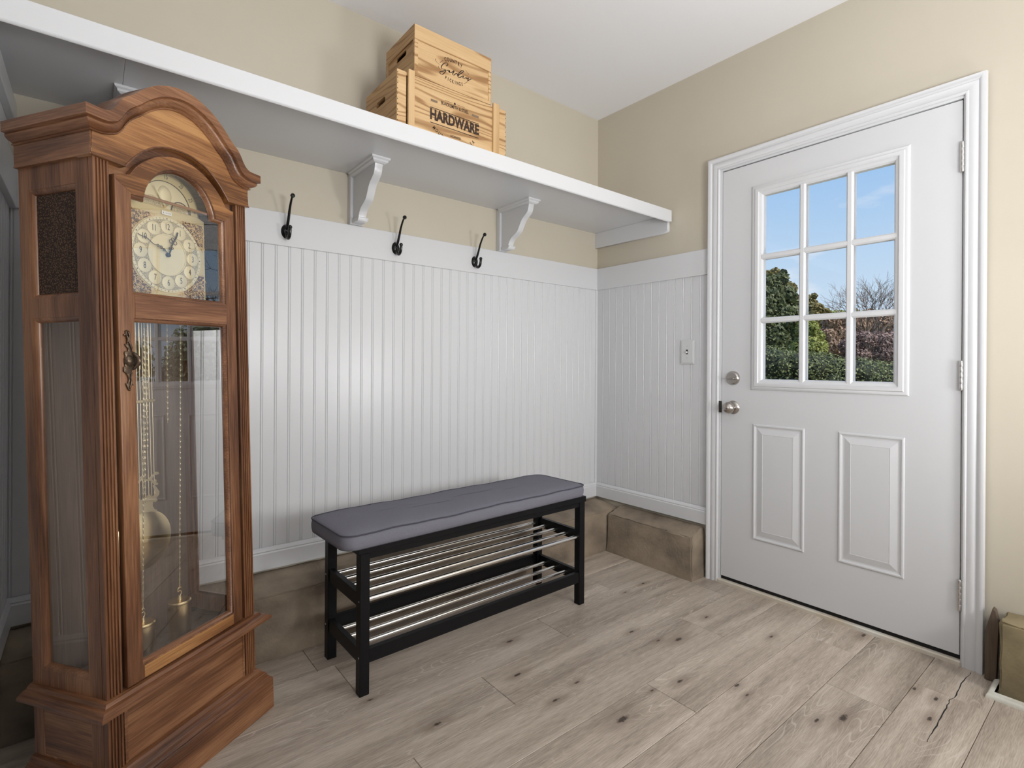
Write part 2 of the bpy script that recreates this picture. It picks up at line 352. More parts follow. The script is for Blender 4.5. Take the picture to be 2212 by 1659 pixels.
def mixc(fac, a, c, blend='MIX'):
    x = N('ShaderNodeMix'); x.data_type = 'RGBA'; x.blend_type = blend
    for i, z in ((0, fac), (6, a), (7, c)):
        if isinstance(z, (int, float)): x.inputs[i].default_value = z
        elif isinstance(z, tuple): x.inputs[i].default_value = (*z, 1)
        else: L(z, x.inputs[i])
    return x.outputs[2]
def rng(a, f0, f1, t0=0, t1=1):
    q = N('ShaderNodeMapRange'); q.interpolation_type = 'SMOOTHSTEP'; L(a, q.inputs[0])
    for i, z in enumerate((f0, f1, t0, t1)): q.inputs[i + 1].default_value = z
    return q.outputs[0]
mask = rng(noise(pv, 1, 2, .5, 1.5, 5), .45, .62)
col = mixc(mth('MULTIPLY', mth('SUBTRACT', 1, linev), mth('MULTIPLY', mask, .62)), rp.outputs[0], (.68, .61, .53))
col = mixc(rng(kd, .9, 6, .50, 0), col, (.20, .145, .105))
col = mixc(rng(mth('ADD', kd, mth('MULTIPLY', noise(pos, 130, 3, .6), 1.6)), 1.25, 2.1, .93, 0), col, (.035, .022, .016))
tone = mth('ADD', .90, mth('MULTIPLY', oi.outputs['Random'], .2)); cbt = N('ShaderNodeCombineXYZ'); [L(tone, cbt.inputs[i]) for i in range(3)]
col = mixc(1.0, col, cbt.outputs[0], 'MULTIPLY')
L(col, b.inputs['Base Color']); b.inputs['Roughness'].default_value = .42; b.inputs['Specular IOR Level'].default_value = .4
bp = N('ShaderNodeBump'); bp.inputs['Strength'].default_value = .15; bp.inputs['Distance'].default_value = .0008; L(n2, bp.inputs['Height']); L(bp.outputs[0], b.inputs['Normal'])
M['oak'] = m
# ================================================================== the room
XL, YF, ZC = -2.65, -4.3, 2.6125
st = dict(kind='structure')
link('ceiling', box(XL - .15, .165, YF - .15, .165, ZC, ZC + .1), M['ceiling'], **st)
wb = link('wall_back', box(XL - .15, .165, .015, .165, 0, ZC), M['beige'], **st)
wl = link('wall_left', box(XL - .15, XL, YF - .15, .015, 0, ZC), M['white_flat'], **st)
link('wall_front', box(XL, .165, YF - .15, YF, 0, ZC), M['beige'], **st)
wr = link('wall_right', boxes([(.015, .165, -.79, .015, 0, ZC), (.015, .165, YF, -1.785, 0, ZC), (.015, .165, -1.785, -.79, 2.082, ZC)]), M['beige'], **st)
fl = link('floor', box(XL - .15, .165, YF - .15, .165, -.06, -.0135), M['dark'], **st)

# beadboard: each tongue-and-groove strip is a piece of its wall
def bead_mesh(z0, z1):
    pr = [(0, 0), (.0385, 0), (.0395, -.0022), (.0408, -.0022), (.0418, -.0004), (.0440, .0007), (.0462, -.0004), (.0475, -.0022), (.0495, -.0022), (.0508, 0)]
    vs = [(u, -h, z) for z in (z0, z1) for u, h in pr] + [(0, .006, z0), (.0508, .006, z0), (0, .006, z1), (.0508, .006, z1)]
    n = len(pr); fs = [(i, i + 1, n + i + 1, n + i) for i in range(n - 1)] + [(0, n, 2 * n + 2, 2 * n), (n - 1, 2 * n + 1, 2 * n + 3, 2 * n - 1)]
    return mesh(vs, fs)
bead = bead_mesh(.34, 1.55); bead.materials.append(M['white'])
x = -1.9828 - .0508 * 13 - .044
while x < -.02:
    o = link('beadboard_strip', bead, None, wb); o.location = (x, .008, 0); x += .0508
y = .004
while y > -.75:
    o = link('beadboard_strip', bead, None, wr); o.location = (.008, y, 0); o.rotation_euler = (0, 0, -PI / 2); y -= .0508
y = -4.28
while y < -.05:
    o = link('beadboard_strip', bead, None, wl); o.location = (XL + .004, y, 0); o.rotation_euler = (0, 0, PI / 2); y += .0508
link('backing', box(XL, .012, .013, .0155, .3, 1.56), M['white'], wb)
link('corner_strip', box(-.0085, .0125, .0035, .013, .34, 1.55), M['white'], wb)
# rails
link('trim_1', box(XL, .01, 0, .016, 1.5448, 1.6771, bev=.0015), M['white'], **st)
link('trim_2', box(0, .016, -.7565, .0, 1.5448, 1.6771, bev=.0015), M['white'], **st)
link('trim_3', box(XL - .002, XL + .02, -4.29, 0, 1.5448, 1.6771, bev=.0015), M['white'], **st)
# baseboards
bp_ = [(.267, .0), (.267, .013), (.329, .013), (.334, .010), (.338, .011), (.344, .008), (.350, .002), (.351, -.003)]
def baseboard(name, path):
    link(name, sweep(path, [(b, a) for a, b in bp_], XY, right=True), M['white'], **st)
baseboard('baseboard_back', [(XL, .003), (.003, .003)])
baseboard('baseboard_right', [(.003, .003), (.003, -.7565)])
baseboard('baseboard_left', [(XL, -4.29), (XL, .0)])
link('trim_5', box(XL - .001, XL + .019, -.55, 0, 1.800, 1.86, bev=.002), M['white'], **st)

# concrete footing ledges
def rough_block(x0, x1, y0, y1, z0, z1, nx, ny, slope, seed, amp=.0018, rise=None):
    rnd = random.Random(seed); bm = bmesh.new()
    bm2 = bmesh.ops.create_grid(bm, x_segments=nx, y_segments=ny, size=.5)
    top = list(bm.verts)
    for v in top: v.co = Vector((x0 + (v.co.x + .5) * (x1 - x0), y0 + (v.co.y + .5) * (y1 - y0), z1))
    ext = bmesh.ops.extrude_face_region(bm, geom=list(bm.faces)); nv = [g for g in ext['geom'] if isinstance(g, bmesh.types.BMVert)]
    for v in nv: v.co.z = z0
    es = [e for e in bm.edges if abs(e.verts[0].co.z - e.verts[1].co.z) > .05]
    bmesh.ops.subdivide_edges(bm, edges=es, cuts=5, use_grid_fill=True)
    for v in bm.verts:
        f = (v.co.z - z0) / (z1 - z0)
        for (ax, edge, sgn) in slope:
            if abs(v.co[ax] - edge) < 1e-4: v.co[ax] -= sgn * .012 * f
        if rise:
            ax, e0, e1, dz_ = rise; v.co.z += f * dz_ * min(1, max(0, (v.co[ax] - e0) / (e1 - e0)))
        v.co += Vector((rnd.uniform(-1, 1), rnd.uniform(-1, 1), rnd.uniform(-1, 1) if f > .5 else 0)) * amp
    sharp = [e for e in bm.edges if len(e.link_faces) == 2 and e.calc_face_angle(0) > .9 and (e.verts[0].co.z + e.verts[1].co.z) / 2 > z0 + .03]
    bmesh.ops.bevel(bm, geom=sharp, offset=.0055, segments=2, affect='EDGES')
    return fin(bm)
link('concrete_ledge', rough_block(XL + .003, .010, -.187, .012, -.013, .228, 70, 8, [(1, -.187, -1)], 3, rise=(1, -.18, 0, .026)), M['concrete'], smooth=50,
     label='long tan concrete ledge along the floor under the beadboard behind the bench', category='concrete ledge')
link('concrete_ledge', rough_block(-.122, .010, -.745, -.190, -.013, .214, 8, 20, [(0, -.122, -1), (1, -.745, -1)], 5, rise=(0, -.11, .0, .036)), M['concrete'], smooth=50,
     label='short brown concrete ledge between the room corner and the white door casing', category='concrete ledge')
link('concrete_ledge', rough_block(-.132, .012, -4.28, -1.872, -.013, .236, 8, 50, [(0, -.132, -1)], 8), M['concrete2'], smooth=50,
     label='mustard stained concrete ledge right of the door behind white quarter round', category='concrete ledge')
link('framing_stub', plate([(-1.8225, .002), (-1.852, .002), (-1.858, .20), (-1.850, .243), (-1.842, .25), (-1.8225, .165)], [], .03, YZ, .001, .045), M['oldwood'],
     label='rough brown framing wood stub between door casing and stained concrete', category='wood stub')
q = [(0, 0), (.019, 0), (.0185, .006), (.016, .012), (.012, .016), (.006, .0185), (0, .019)]
link('quarter_round', sweep([(-.155, -4.29), (-.155, -1.864), (-.05, -1.864)], [(-b if 0 else a, b) for a, b in q], XY, right=False), M['quarter'], smooth=40,
     label='off-white quarter round moulding on the floor round the stained concrete', category='moulding')

# floor planks
rj = {1: -.50, 2: -.977, 3: -1.40, 4: -.49, 5: -.984, 6: -.218, 7: -.50}
rnd = random.Random(11)
PL, PW, g = 1.27, .1885, .0007
for r in range(-1, 23):
    y1 = -.1715 - PW * r; y0 = y1 - PW
    if y1 > .01: y1 = .01
    if y0 < YF: y0 = YF
    j = rj.get(r, rnd.uniform(-1.27, 0)); xs = []
    k = j
    while k < .02: k += PL
    e = [min(k, .02)]; k -= PL
    while k > XL: e.append(k); k -= PL
    e.append(XL)
    for a, c in zip(e[1:], e):
        if c - a < .02: continue
        bm = bmesh.new(); abox(bm, a + g, c - g, y0 + g, y1 - g, -.013, 0)
        bmesh.ops.bevel(bm, geom=[q for q in bm.edges if q.verts[0].co.z > -.001 and q.verts[1].co.z > -.001], offset=.0012, segments=1, affect='EDGES')
        me = fin(bm); ctr = Vector(((a + c) / 2, (y0 + y1) / 2, 0))
        for v_ in me.vertices: v_.co -= ctr
        o = link('plank', me, M['oak'], fl); o.location = ctr
crk = [(-.032, -1.786), (-.142, -1.779), (-.235, -1.784), (-.285, -1.777), (-.324, -1.779), (-.416, -1.782), (-.522, -1.783), (-.579, -1.784)]
crk = smooth_poly(crk, 4); rnd = random.Random(2); vs = []; n = len(crk)
for i, (a, c) in enumerate(crk):
    wd = .0006 + .0014 * rnd.random() * (1 if 2 < i < n - 4 else .3); jit = rnd.uniform(-.0015, .0015)
    vs += [(a, c - wd + jit, .0004), (a, c + wd + jit, .0004)]
link('split', mesh(vs, [(2 * i, 2 * i + 2, 2 * i + 3, 2 * i + 1) for i in range(n - 1)]), M['dark'], fl, label='dark crack running along a plank by the door')

# door casing (colonial profile, mitred)
cp = [(0, 0), (0, .010), (.004, .013), (.009, .013), (.012, .0105), (.016, .0115), (.026, .0145), (.036, .0135), (.041, .0105), (.044, .013), (.050, .017), (.058, .019), (.063, .018), (.0655, .0)]
cu0, cu1, cz = -.8149, -1.7544, 2.056
link('trim_4', sweep([(cu0, 0.0), (cu0, cz), (cu1, cz), (cu1, 0.0)], [(a * .93, b) for a, b in cp], YZ, right=True), M['white'], smooth=30, **st)
d1 = empty('door_1', (0, -1.287, 0), **st)
def dpart(name, me, mt, par=None, **k):
    o = link(name, me, mt, par or d1, **k)
    if par is None: o.location = (0, 1.287, 0)
    return o
many(dpart, 'jamb', ([(-.004, .14, -.8255, -.8125, .0, 2.056), (-.004, .14, -1.757, -1.7505, .0, 2.056), (-.004, .14, -1.7505, -.8255, 2.0462, 2.06)]), M['white'])
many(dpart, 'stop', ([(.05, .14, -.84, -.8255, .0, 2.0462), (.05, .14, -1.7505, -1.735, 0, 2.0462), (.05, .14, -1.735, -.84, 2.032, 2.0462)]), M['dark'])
dpart('threshold', box(-.012, .16, -1.7535, -.810, -.004, .0165, bev=.004), M['thresh'], label='worn cream sill with brown scuffs')
dpart('weather_strip', box(.008, .03, -1.7495, -.8265, .017, .036), M['dark'])
slab = dpart('door_slab', plate(rect(-1.7475, -.8275, .034, 2.042), [rect(-1.567, -1.021, .995, 1.885)], .044, YZ, .0015, 0.0), M['door'])
# lite frame and muntins
lf = dpart('window_frame', sweep([(-.9775, .9635), (-.9775, 1.9305), (-1.5935, 1.9305), (-1.5935, .9635)],
      [(0, 0), (.0015, .005), (.008, .0085), (.015, .0085), (.018, .012), (.026, .0135), (.033, .0125), (.036, .008), (.046, .004), (.052, -.004), (.052, -.03)], YZ, closed=True, right=False), M['white'], smooth=30)
U = [-1.0295, -1.2033, -1.3885, -1.5605]; V = [1.0035, 1.2905, 1.589, 1.8775]
gy = {1: 1, 2: 1}
mp_ = [(-.0135, -.004), (-.0125, .001), (-.007, .0065), (.007, .0065), (.0125, .001), (.0135, -.004)]
for u_ in U[1:3]:
    o = dpart('muntin', sweep([(u_, V[0] - .005), (u_, V[3] + .005)], mp_, YZ), M['white'], smooth=30)
    o.parent = slab; o.location = (0, 0, 0)
for v_ in V[1:3]:
    o = dpart('muntin', sweep([(U[0] + .005, v_), (U[3] - .005, v_)], [(a, b * .93 - .0002) for a, b in mp_], YZ), M['white'], smooth=30)
    o.parent = slab; o.location = (0, 0, 0)
lf.parent = slab; lf.location = (0, 0, 0)
for a in range(3):
    for c in range(3):
        u0, u1 = U[a], U[a + 1]; v0, v1 = V[c], V[c + 1]
        me = mesh([(.006, u0 + .008, v0 - .008), (.006, u1 - .008, v0 - .008), (.006, u1 - .008, v1 + .008), (.006, u0 + .008, v1 + .008)], [(0, 1, 2, 3)])
        link('pane', me, M['pane'], slab)
ob = [(u, -.030) for u in (0,)]
many(link, 'outer_grille', [(.030, .040, u_ - .011, u_ + .011, V[0] - .01, V[3] + .01) for u_ in U[1:3]] + [(.032, .038, U[3] - .01, U[0] + .01, v_ - .010, v_ + .010) for v_ in V[1:3]], M['white'], slab)
# embossed lower panels
for u0, u1 in ((-.9875, -1.2175), (-1.3515, -1.5815)):
    pth = [(u0, .2555), (u0, .8025), (u1, .8025), (u1, .2555)]
    bm = bmesh.new()
    sweep(pth, [(0, 0), (.002, .004), (.005, .0052), (.009, .0050), (.012, .0025), (.017, .0008), (.022, .0010), (.047, .0068), (.0485, .0058), (.050, .0060)], YZ, closed=True, bm=bm, right=False)
    bm.faces.new([bm.verts.new(YZ(u, v, .0060)) for u, v in ((u0 - .05, .3055), (u0 - .05, .7525), (u1 + .05, .7525), (u1 + .05, .3055))])
    link('embossed_panel', fin(bm), M['door'], slab)
# hardware
def screw(par, x, y, z, r=.003):
    return link('screw', lathe([(0, -.001), (r * .7, -.001), (r, 0)], 'x', (x, y, z), 10), M['hinge'], par)
db = dpart('deadbolt', lathe([(.0, -.014), (.0255, -.014), (.029, -.011), (.0335, -.004), (.034, 0)], 'x', (0, -.8873, 1.0176), 40), M['nickel'], smooth=30)
link('thumb_turn', box(-.032, -.012, -.9045, -.870, 1.0115, 1.0205, bev=.004, seg=3), M['nickel'], db, smooth=40)
kn = dpart('door_knob', lathe([(.0, -.0655), (.010, -.0655), (.012, -.0635), (.0185, -.061), (.0255, -.054), (.0285, -.045), (.0275, -.035), (.021, -.028), (.0135, -.023), (.0125, -.012), (.020, -.010), (.030, -.006), (.0335, 0)], 'x', (0, -.8865, .8735), 40), M['nickel'], smooth=40)
link('lock_button', lathe([(0, -.071), (.0055, -.070), (.0065, -.065)], 'x', (0, -.8865, .8735), 16), M['nickel'], kn, smooth=40)
dpart('strike_plate', box(-.0065, .004, -.8262, -.8170, .845, .902), M['ink'])
for zb, zt in ((1.7806, 1.8879), (.9937, 1.0976), (.1991, .3077)):
    bm = bmesh.new(); n = 5; h = (zt - zb) / n
    hg = dpart('hinge', lathe([(0, zb - .004), (.004, zb - .002), (.0058, zb)] + [q for i in range(n) for q in ((.0058, zb + i * h + .0008), (.0062, zb + i * h + .0016), (.0062, zb + (i + 1) * h - .0016), (.0058, zb + (i + 1) * h - .0008))] + [(.0058, zt), (.004, zt + .002), (0, zt + .004)], 'z', (-.0075, -1.7485, 0), 14), M['hinge'], smooth=40)
    many(link, 'leaf', [(-.0025, .001, -1.7475, -1.7405, zb, zt), (-.0055, -.0035, -1.7565, -1.750, zb, zt)], M['hinge'], hg)
# light switch
sw = empty('light_switch', (-.0, -.6305, 1.1497), label='white toggle light switch on beadboard left of the door', category='light switch')
me = sweep([(-.0415, -.0655), (-.0415, .0655), (.0415, .0655), (.0415, -.0655)], [(0, 0), (.0008, .003), (.009, .0062), (.0098, .0062)], lambda u, v, h: (.0065 - h, u, v), closed=True)
bm = bmesh.new(); bm.from_mesh(me); bm.faces.new([bm.verts.new((.0065 - .0062, u, v)) for u, v in ((-.0318, -.0558), (-.0318, .0558), (.0318, .0558), (.0318, -.0558))]); link('plate', fin(bm), M['plastic'], sw)
link('toggle_slot', box(-.0003, .004, -.0055, .0055, -.012, .012), M['ink'], sw)
link('toggle', box(-.009, .002, -.0035, .0035, -.007, .003, bev=.001), M['plastic'], sw)
for s in (-.030, .030): link('screw', lathe([(0, -.0012), (.0022, -.001), (.003, 0)], 'x', (.0005, 0, s), 10), M['hinge'], sw)

# ================================================================== shelf with brackets
sh = empty('wall_shelf', (-1.3, 0, 1.9), label='long white wall shelf on scrolled brackets carrying the wooden crates', category='shelf')
def spart(name, me, **k):
    o = link(name, me, M['white'], sh, **k); o.location = (1.3, 0, -1.9); return o
spart('shelf_board', box(-2.380, .0149, -.517, .0149, 1.8985, 1.9165)); spart('shelf_board', box(XL, -2.3815, -.517, .0149, 1.8985, 1.9165))
spart('fascia', box(XL, -.001, -.533, -.5165, 1.8585, 1.9195, bev=.001))
spart('fascia_bead', sweep([(XL, 0), (-.026, 0)], [(0, 0), (.001, .003), (.0035, .0045), (.006, .003), (.0072, 0)], lambda u, v, h: (u, -.5325 - h, 1.8587 + v), right=True), smooth=40)
spart('cleat', plate([(.0149, 1.8583 + .04), (.0149, 1.805), (-.486, 1.803), (-.511, 1.812), (-.511, 1.8983)], [], .022, lambda u, v, h: (-h, u, v), .001, .008))
def bracket(x0, w_):
    c_ = x0 + w_ / 2
    br = spart('bracket', box(x0, x0 + w_, -.016, .0145, 1.6775, 1.8984, bev=.001))
    b0, b1 = c_ - .0165, c_ + .0165
    cur = smooth_poly([(-.245, 1.8983), (-.236, 1.872), (-.232, 1.855), (-.224, 1.838), (-.206, 1.824), (-.186, 1.811), (-.172, 1.795), (-.160, 1.775), (-.145, 1.755), (-.122, 1.742), (-.100, 1.732), (-.084, 1.718), (-.076, 1.703), (-.074, 1.694)], 3)
    me = plate([(-.014, 1.8983)] + cur + [(-.014, 1.694)], [], b1 - b0, lambda u, v, h: (c_ - h, u, v), .0008, (b1 - b0) / 2)
    o = link('scroll', me, M['white'], br)
    o = link('cap_moulding', sweep([(x0 + .0055, -.01), (x0 + .0055, -.2455), (x0 + w_ - .0055, -.2455), (x0 + w_ - .0055, -.01)],
        [(-.012, 1.8984), (.016, 1.8984), (.015, 1.892), (.009, 1.888), (.008, 1.882), (.003, 1.878), (-.002, 1.876), (-.012, 1.876)], XY, right=True), M['white'], br)
    o = link('foot_block', plate([(-.014, 1.694), (-.086, 1.694), (-.088, 1.690), (-.078, 1.682), (-.078, 1.679), (-.014, 1.679)], [], .044, lambda u, v, h: (c_ - h, u, v), .001, .022), M['white'], br)
    return br
for x0 in (-2.390, -1.587, -.780): bracket(x0, .058)

# ================================================================== coat hooks
def hook(x, z, label):
    h = empty('coat_hook', (x, 0, z), label=label, category='hook', group='black coat hooks on the white rail')
    me = lathe([(0, -.011), (.008, -.0105), (.016, -.006), (.0195, 0)], 'y', (0, 0, 0), 28)
    for v in me.vertices: v.co.z *= 1.45
    link('back_plate', me, M['iron'], h, smooth=60)
    a = smooth_poly([(0, -.004, .006), (0, -.020, .022), (0, -.034, .048), (0, -.048, .078), (0, -.064, .103), (0, -.078, .118)], 4)
    bm = bmesh.new(); tube(bm, a, [.0065 - .0028 * i / (len(a) - 1) for i in range(len(a))], 10); link('long_arm', fin(bm), M['iron'], h, smooth='all')
    link('tip', lathe([(0, -.094), (.006, -.0935), (.0085, -.090), (.0085, -.084), (.005, -.079), (.004, -.076)], 'y', (0, 0, .1225), 18), M['iron'], h, smooth=50)
    a = smooth_poly([(0, -.006, -.006), (0, -.016, -.024), (0, -.032, -.032), (0, -.047, -.024), (0, -.053, -.008), (0, -.054, .004)], 4)
    bm = bmesh.new(); tube(bm, a, [.0075 - .0015 * i / len(a) for i in range(len(a))], 10); me = fin(bm); ho = link('short_hook', me, M['iron'], h, smooth='all')
    link('knob', lathe([(0, .0105), (.005, .009), (.008, .004), (.008, 0), (.005, -.004)], 'z', (0, -.054, .005), 16), M['iron'], h, smooth=60)
    for s in (-.022, .022): link('screw', lathe([(0, -.0085), (.003, -.008), (.004, -.005)], 'y', (0, 0, s), 10), M['hinge'], h)
hook(-1.845, 1.603, 'black coat hook nearest the grandfather clock, left of both shelf brackets')
hook(-1.367, 1.606, 'black coat hook between the two visible shelf brackets, nearer the left one')
hook(-.928, 1.601, 'black coat hook just left of the right-hand shelf bracket')

# ================================================================== crates
def crate(name, x0, x1, y0, y1, z0, z1, label):
    return empty(name, ((x0 + x1) / 2, (y0 + y1) / 2, z0), label=label, category='crate', group='wooden crates stacked on the shelf'), Vector(((x0 + x1) / 2, (y0 + y1) / 2, z0))
def cp_(root, org, name, me, mt, **k):
    for v in me.vertices: v.co -= org
    return link(name, me, mt, root, **k)
def slot(cu, cv, hw, hh):
    return circ(cu + hw - hh, cv, hh, 9, -PI / 2, PI / 2) + circ(cu - hw + hh, cv, hh, 9, PI / 2, 3 * PI / 2)
X0, X1, Y0, Y1, Z0, Z1 = -1.539, -1.006, -.351, -.062, 1.9197, 2.214
b_, bo = crate('wooden_crate', X0, X1, Y0, Y1, Z0, Z1, 'larger pale wooden crate printed HARDWARE, lower of the two on the shelf')
for s, xx in ((0, X0), (1, X1)):
    hl = [slot(-.205, 2.137, .044, .0115)]
    e = cp_(b_, bo, 'end_board', plate(rect(Y0, Y1, Z0, Z1), hl, .0135, lambda u, v, h: (xx - h if s == 0 else xx + h, u, v), .0008, 0.0), M['crate_y'])
cp_(b_, bo, 'end_batten', box(X0 + .0005, X0 + .040, Y0 - .001, Y0 + .016, Z0, Z1, bev=.0008), M['crate_x']); cp_(b_, bo, 'end_batten', box(X1 - .040, X1 - .0005, Y0 - .001, Y0 + .016, Z0, Z1, bev=.0008), M['crate_x'])
cp_(b_, bo, 'front_board', box(-1.490, -1.055, Y0 - .002, Y0 + .014, Z0 + .001, 2.2125, bev=.001), M['crate_x'])
cp_(b_, bo, 'front_batten', box(-1.4945, -1.4675, Y0 - .012, Y0 - .001, Z0, Z1 + .010, bev=.0012), M['crate_z']); cp_(b_, bo, 'front_batten', box(-1.083, -1.050, Y0 - .012, Y0 - .001, Z0, Z1 + .010, bev=.0012), M['crate_z'])
cp_(b_, bo, 'back_board', box(X0 + .014, X1 - .014, Y1 - .013, Y1 - .0005, Z0, Z1 - .001), M['crate_x'])
cp_(b_, bo, 'lid', box(X0 + .002, X1 - .002, Y0 + .002, Y1 - .002, Z1 - .0125, Z1 - .0005), M['crate_x'])
cp_(b_, bo, 'bottom_board', box(X0 + .014, X1 - .014, Y0 + .014, Y1 - .014, Z0, Z0 + .01), M['crate_x'])
for xx in (X0 + .003, X1 - .003):
    nl = bmesh.new()
    for k_ in range(14): abox(nl, xx - .0012, xx + .0012, Y0 - .0016, Y0 - .0008, Z0 + .012 + k_ * .0205, Z0 + .0165 + k_ * .0205)
    cp_(b_, bo, 'nail_row', fin(nl), M['burnt'], kind='stuff')
fz = -(Y0 - .0025)
cp_(b_, bo, 'printed_word', text([('HARDWARE', -1.2745, 2.0825, .0585, 0, .74, 'CENTER')], .0004, XZ, fz, .045), M['burnt'])
for wd_ in ([('BLACKSMITH & STEEL', -1.2755, 2.1435, .0195, 0, .72, 'CENTER')], [(ch, -1.375 + .0125 * i_, 2.031 - .0075 * i_, .021, -.72, .7, 'CENTER') for i_, ch in enumerate('MOUNTAIN')],
            [('LICENSED', -1.272, 2.021, .0125, 0, .95, 'CENTER')], [(ch, -1.205 + .011 * i_, 2.004 + .0105 * i_, .021, .80, .7, 'CENTER') for i_, ch in enumerate('USA')]):
    cp_(b_, bo, 'printed_small_lettering', text(wd_, .0004, XZ, fz, .012), M['burnt'])
for q_ in [(-1.393, -1.156, z_, z_ + .0028) for z_ in (2.1095, 2.0485)] + [(-1.325, -1.288, 2.1585, 2.1595), (-1.268, -1.228, 2.1585, 2.1595)]:
    cp_(b_, bo, 'printed_rule', box(q_[0], q_[1], Y0 - .0027, Y0 - .0022, q_[2], q_[3]), M['burnt'])
for q_ in ((-1.391, -1.360), (-1.191, -1.156)): cp_(b_, bo, 'printed_bar', box(q_[0], q_[1], Y0 - .0027, Y0 - .0022, 2.135, 2.1445), M['faded'])
cp_(b_, bo, 'printed_dot', lathe([(0, Y0 - .0027), (.0048, Y0 - .0026), (.0048, Y0 - .0022)], 'y', (-1.277, 0, 2.159), 14), M['burnt'])

X0, X1, Y0, Y1, Z0, Z1 = -1.466, -1.090, -.354, -.100, 2.2142, 2.4165
b_, bo = crate('wooden_crate', X0, X1, Y0, Y1, Z0, Z1, 'smaller pale wooden crate printed Country Garden Pickings, on top of the hardware crate')
for s, xx in ((0, X0), (1, X1)):
    m_ = (lambda u, v, h, xx=xx, s=s: (xx - h if s == 0 else xx + h, u, v))
    cp_(b_, bo, 'end_frame', plate(rect(Y0 + .0005, Y1 - .0005, Z0, Z1), [rect(Y0 + .014, Y1 - .014, Z0 + .014, 2.360)], .008, m_, .0008, 0.0), M['crate_y'])
    cp_(b_, bo, 'end_board', plate(rect(Y0 + .010, Y1 - .010, Z0 + .004, 2.372), [slot(-.231, 2.3405, .045, .0105)], .006, m_, .0005, -.005), M['crate_y'])
cp_(b_, bo, 'front_frame', plate(rect(X0 + .001, X1 - .001, Z0, Z1), [rect(X0 + .0165, X1 - .0145, Z0 + .0135, 2.3565)], .008, XZ, .0008, -Y0 + .0), M['crate_x'])
cp_(b_, bo, 'front_board', box(X0 + .012, X1 - .010, Y0 + .0035, Y0 + .011, Z0 + .006, 2.37), M['crate_x'])
cp_(b_, bo, 'back_board', box(X0 + .009, X1 - .009, Y1 - .010, Y1 - .0015, Z0, Z1 - .001), M['crate_x'])
cp_(b_, bo, 'lid', box(X0 + .009, X1 - .009, Y0 + .009, Y1 - .010, Z1 - .009, Z1 - .001), M['crate_x'])
fz = -(Y0 + .0031)
ct = [[], []]
for i_, ch in enumerate('COUNTRY'): a_ = (i_ - 3) / 3; ct[0].append((ch, -1.2835 + a_ * .0385, 2.3345 - .0055 * a_ * a_, .023, -.16 * a_, .62, 'CENTER'))
for i_, ch in enumerate('PICKINGS'): a_ = (i_ - 3.5) / 3.5; ct[1].append((ch, -1.280 + a_ * .0400, 2.2495 + .0045 * a_ * a_, .020, .14 * a_, .60, 'CENTER'))
for q_ in ct: cp_(b_, bo, 'printed_small_lettering', text(q_, .0004, XZ, fz, .02), M['burnt'])
G = [[(-1.3192,2.3030),(-1.3115,2.3089),(-1.3106,2.3152),(-1.3176,2.3163),(-1.3280,2.3103),(-1.3374,2.2994),(-1.3416,2.2904),(-1.3390,2.2854),(-1.3295,2.2852),(-1.3200,2.2864),(-1.3225,2.2780),(-1.3294,2.2681),(-1.3380,2.2614),(-1.3465,2.2627),(-1.3483,2.2673),(-1.3432,2.2713),(-1.3346,2.2752),(-1.3226,2.2840)],
 [(-1.3156,2.2850),(-1.3087,2.2897),(-1.3034,2.2901),(-1.3069,2.2829),(-1.3008,2.2896),(-1.3025,2.2822),(-1.2981,2.2823),(-1.2876,2.2898),(-1.2814,2.2965),(-1.2805,2.2931),(-1.2849,2.2855),(-1.2866,2.2796),(-1.2804,2.2788),(-1.2733,2.2866),(-1.2644,2.2913),(-1.2626,2.2829),(-1.2555,2.2960),(-1.2447,2.3090),(-1.2366,2.3142),(-1.2338,2.3106),(-1.2428,2.3005),(-1.2536,2.2906),(-1.2608,2.2820),(-1.2589,2.2773),(-1.2517,2.2791),(-1.2445,2.2847),(-1.2355,2.2917),(-1.2328,2.2912),(-1.2364,2.2845),(-1.2336,2.2824),(-1.2263,2.2850),(-1.2190,2.2906),(-1.2162,2.2886),(-1.2180,2.2848),(-1.2098,2.2924),(-1.2079,2.2915),(-1.2116,2.2825),(-1.2106,2.2798),(-1.2023,2.2873),(-1.1931,2.2936)]]
fine_ = [[(-1.3673,2.3156),(-1.3689,2.3084),(-1.3638,2.3029),(-1.3570,2.2995),(-1.3485,2.2982)],[(-1.3486,2.3056),(-1.3332,2.3209)],[(-1.3553,2.2899),(-1.3509,2.2782)],[(-1.2247,2.3193),(-1.2118,2.3132),(-1.2080,2.3053)],[(-1.2316,2.2595),(-1.2188,2.2692),(-1.2115,2.2779)]]
def ribbon(bm, pts, wdt, yy, t_=.0006):
    pts = smooth_poly(pts, 4); n = len(pts); A = []
    for i, p in enumerate(pts):
        q0, q1 = pts[max(0, i - 1)], pts[min(n - 1, i + 1)]; d = Vector((q1[0] - q0[0], q1[1] - q0[1])); d = d.normalized() if d.length else Vector((1, 0))
        ww = wdt * (.55 + .75 * abs(d.y)); nx, nz_ = -d.y * ww, d.x * ww
        A.append((bm.verts.new((p[0] + nx, yy, p[1] + nz_)), bm.verts.new((p[0] - nx, yy, p[1] - nz_))))
    for a, c in zip(A, A[1:]): bm.faces.new((a[0], c[0], c[1], a[1]))
bm = bmesh.new()
for i_, s_ in enumerate(G): ribbon(bm, s_, .0016, Y0 + .0030 + i_ * .00003)
me = bpy.data.meshes.new('m'); bm.to_mesh(me); bm.free(); cp_(b_, bo, 'printed_script_word', me, M['burnt'])
bm = bmesh.new()
for i_, s_ in enumerate(fine_): ribbon(bm, s_, .0007, Y0 + .0031 + i_ * .00003)
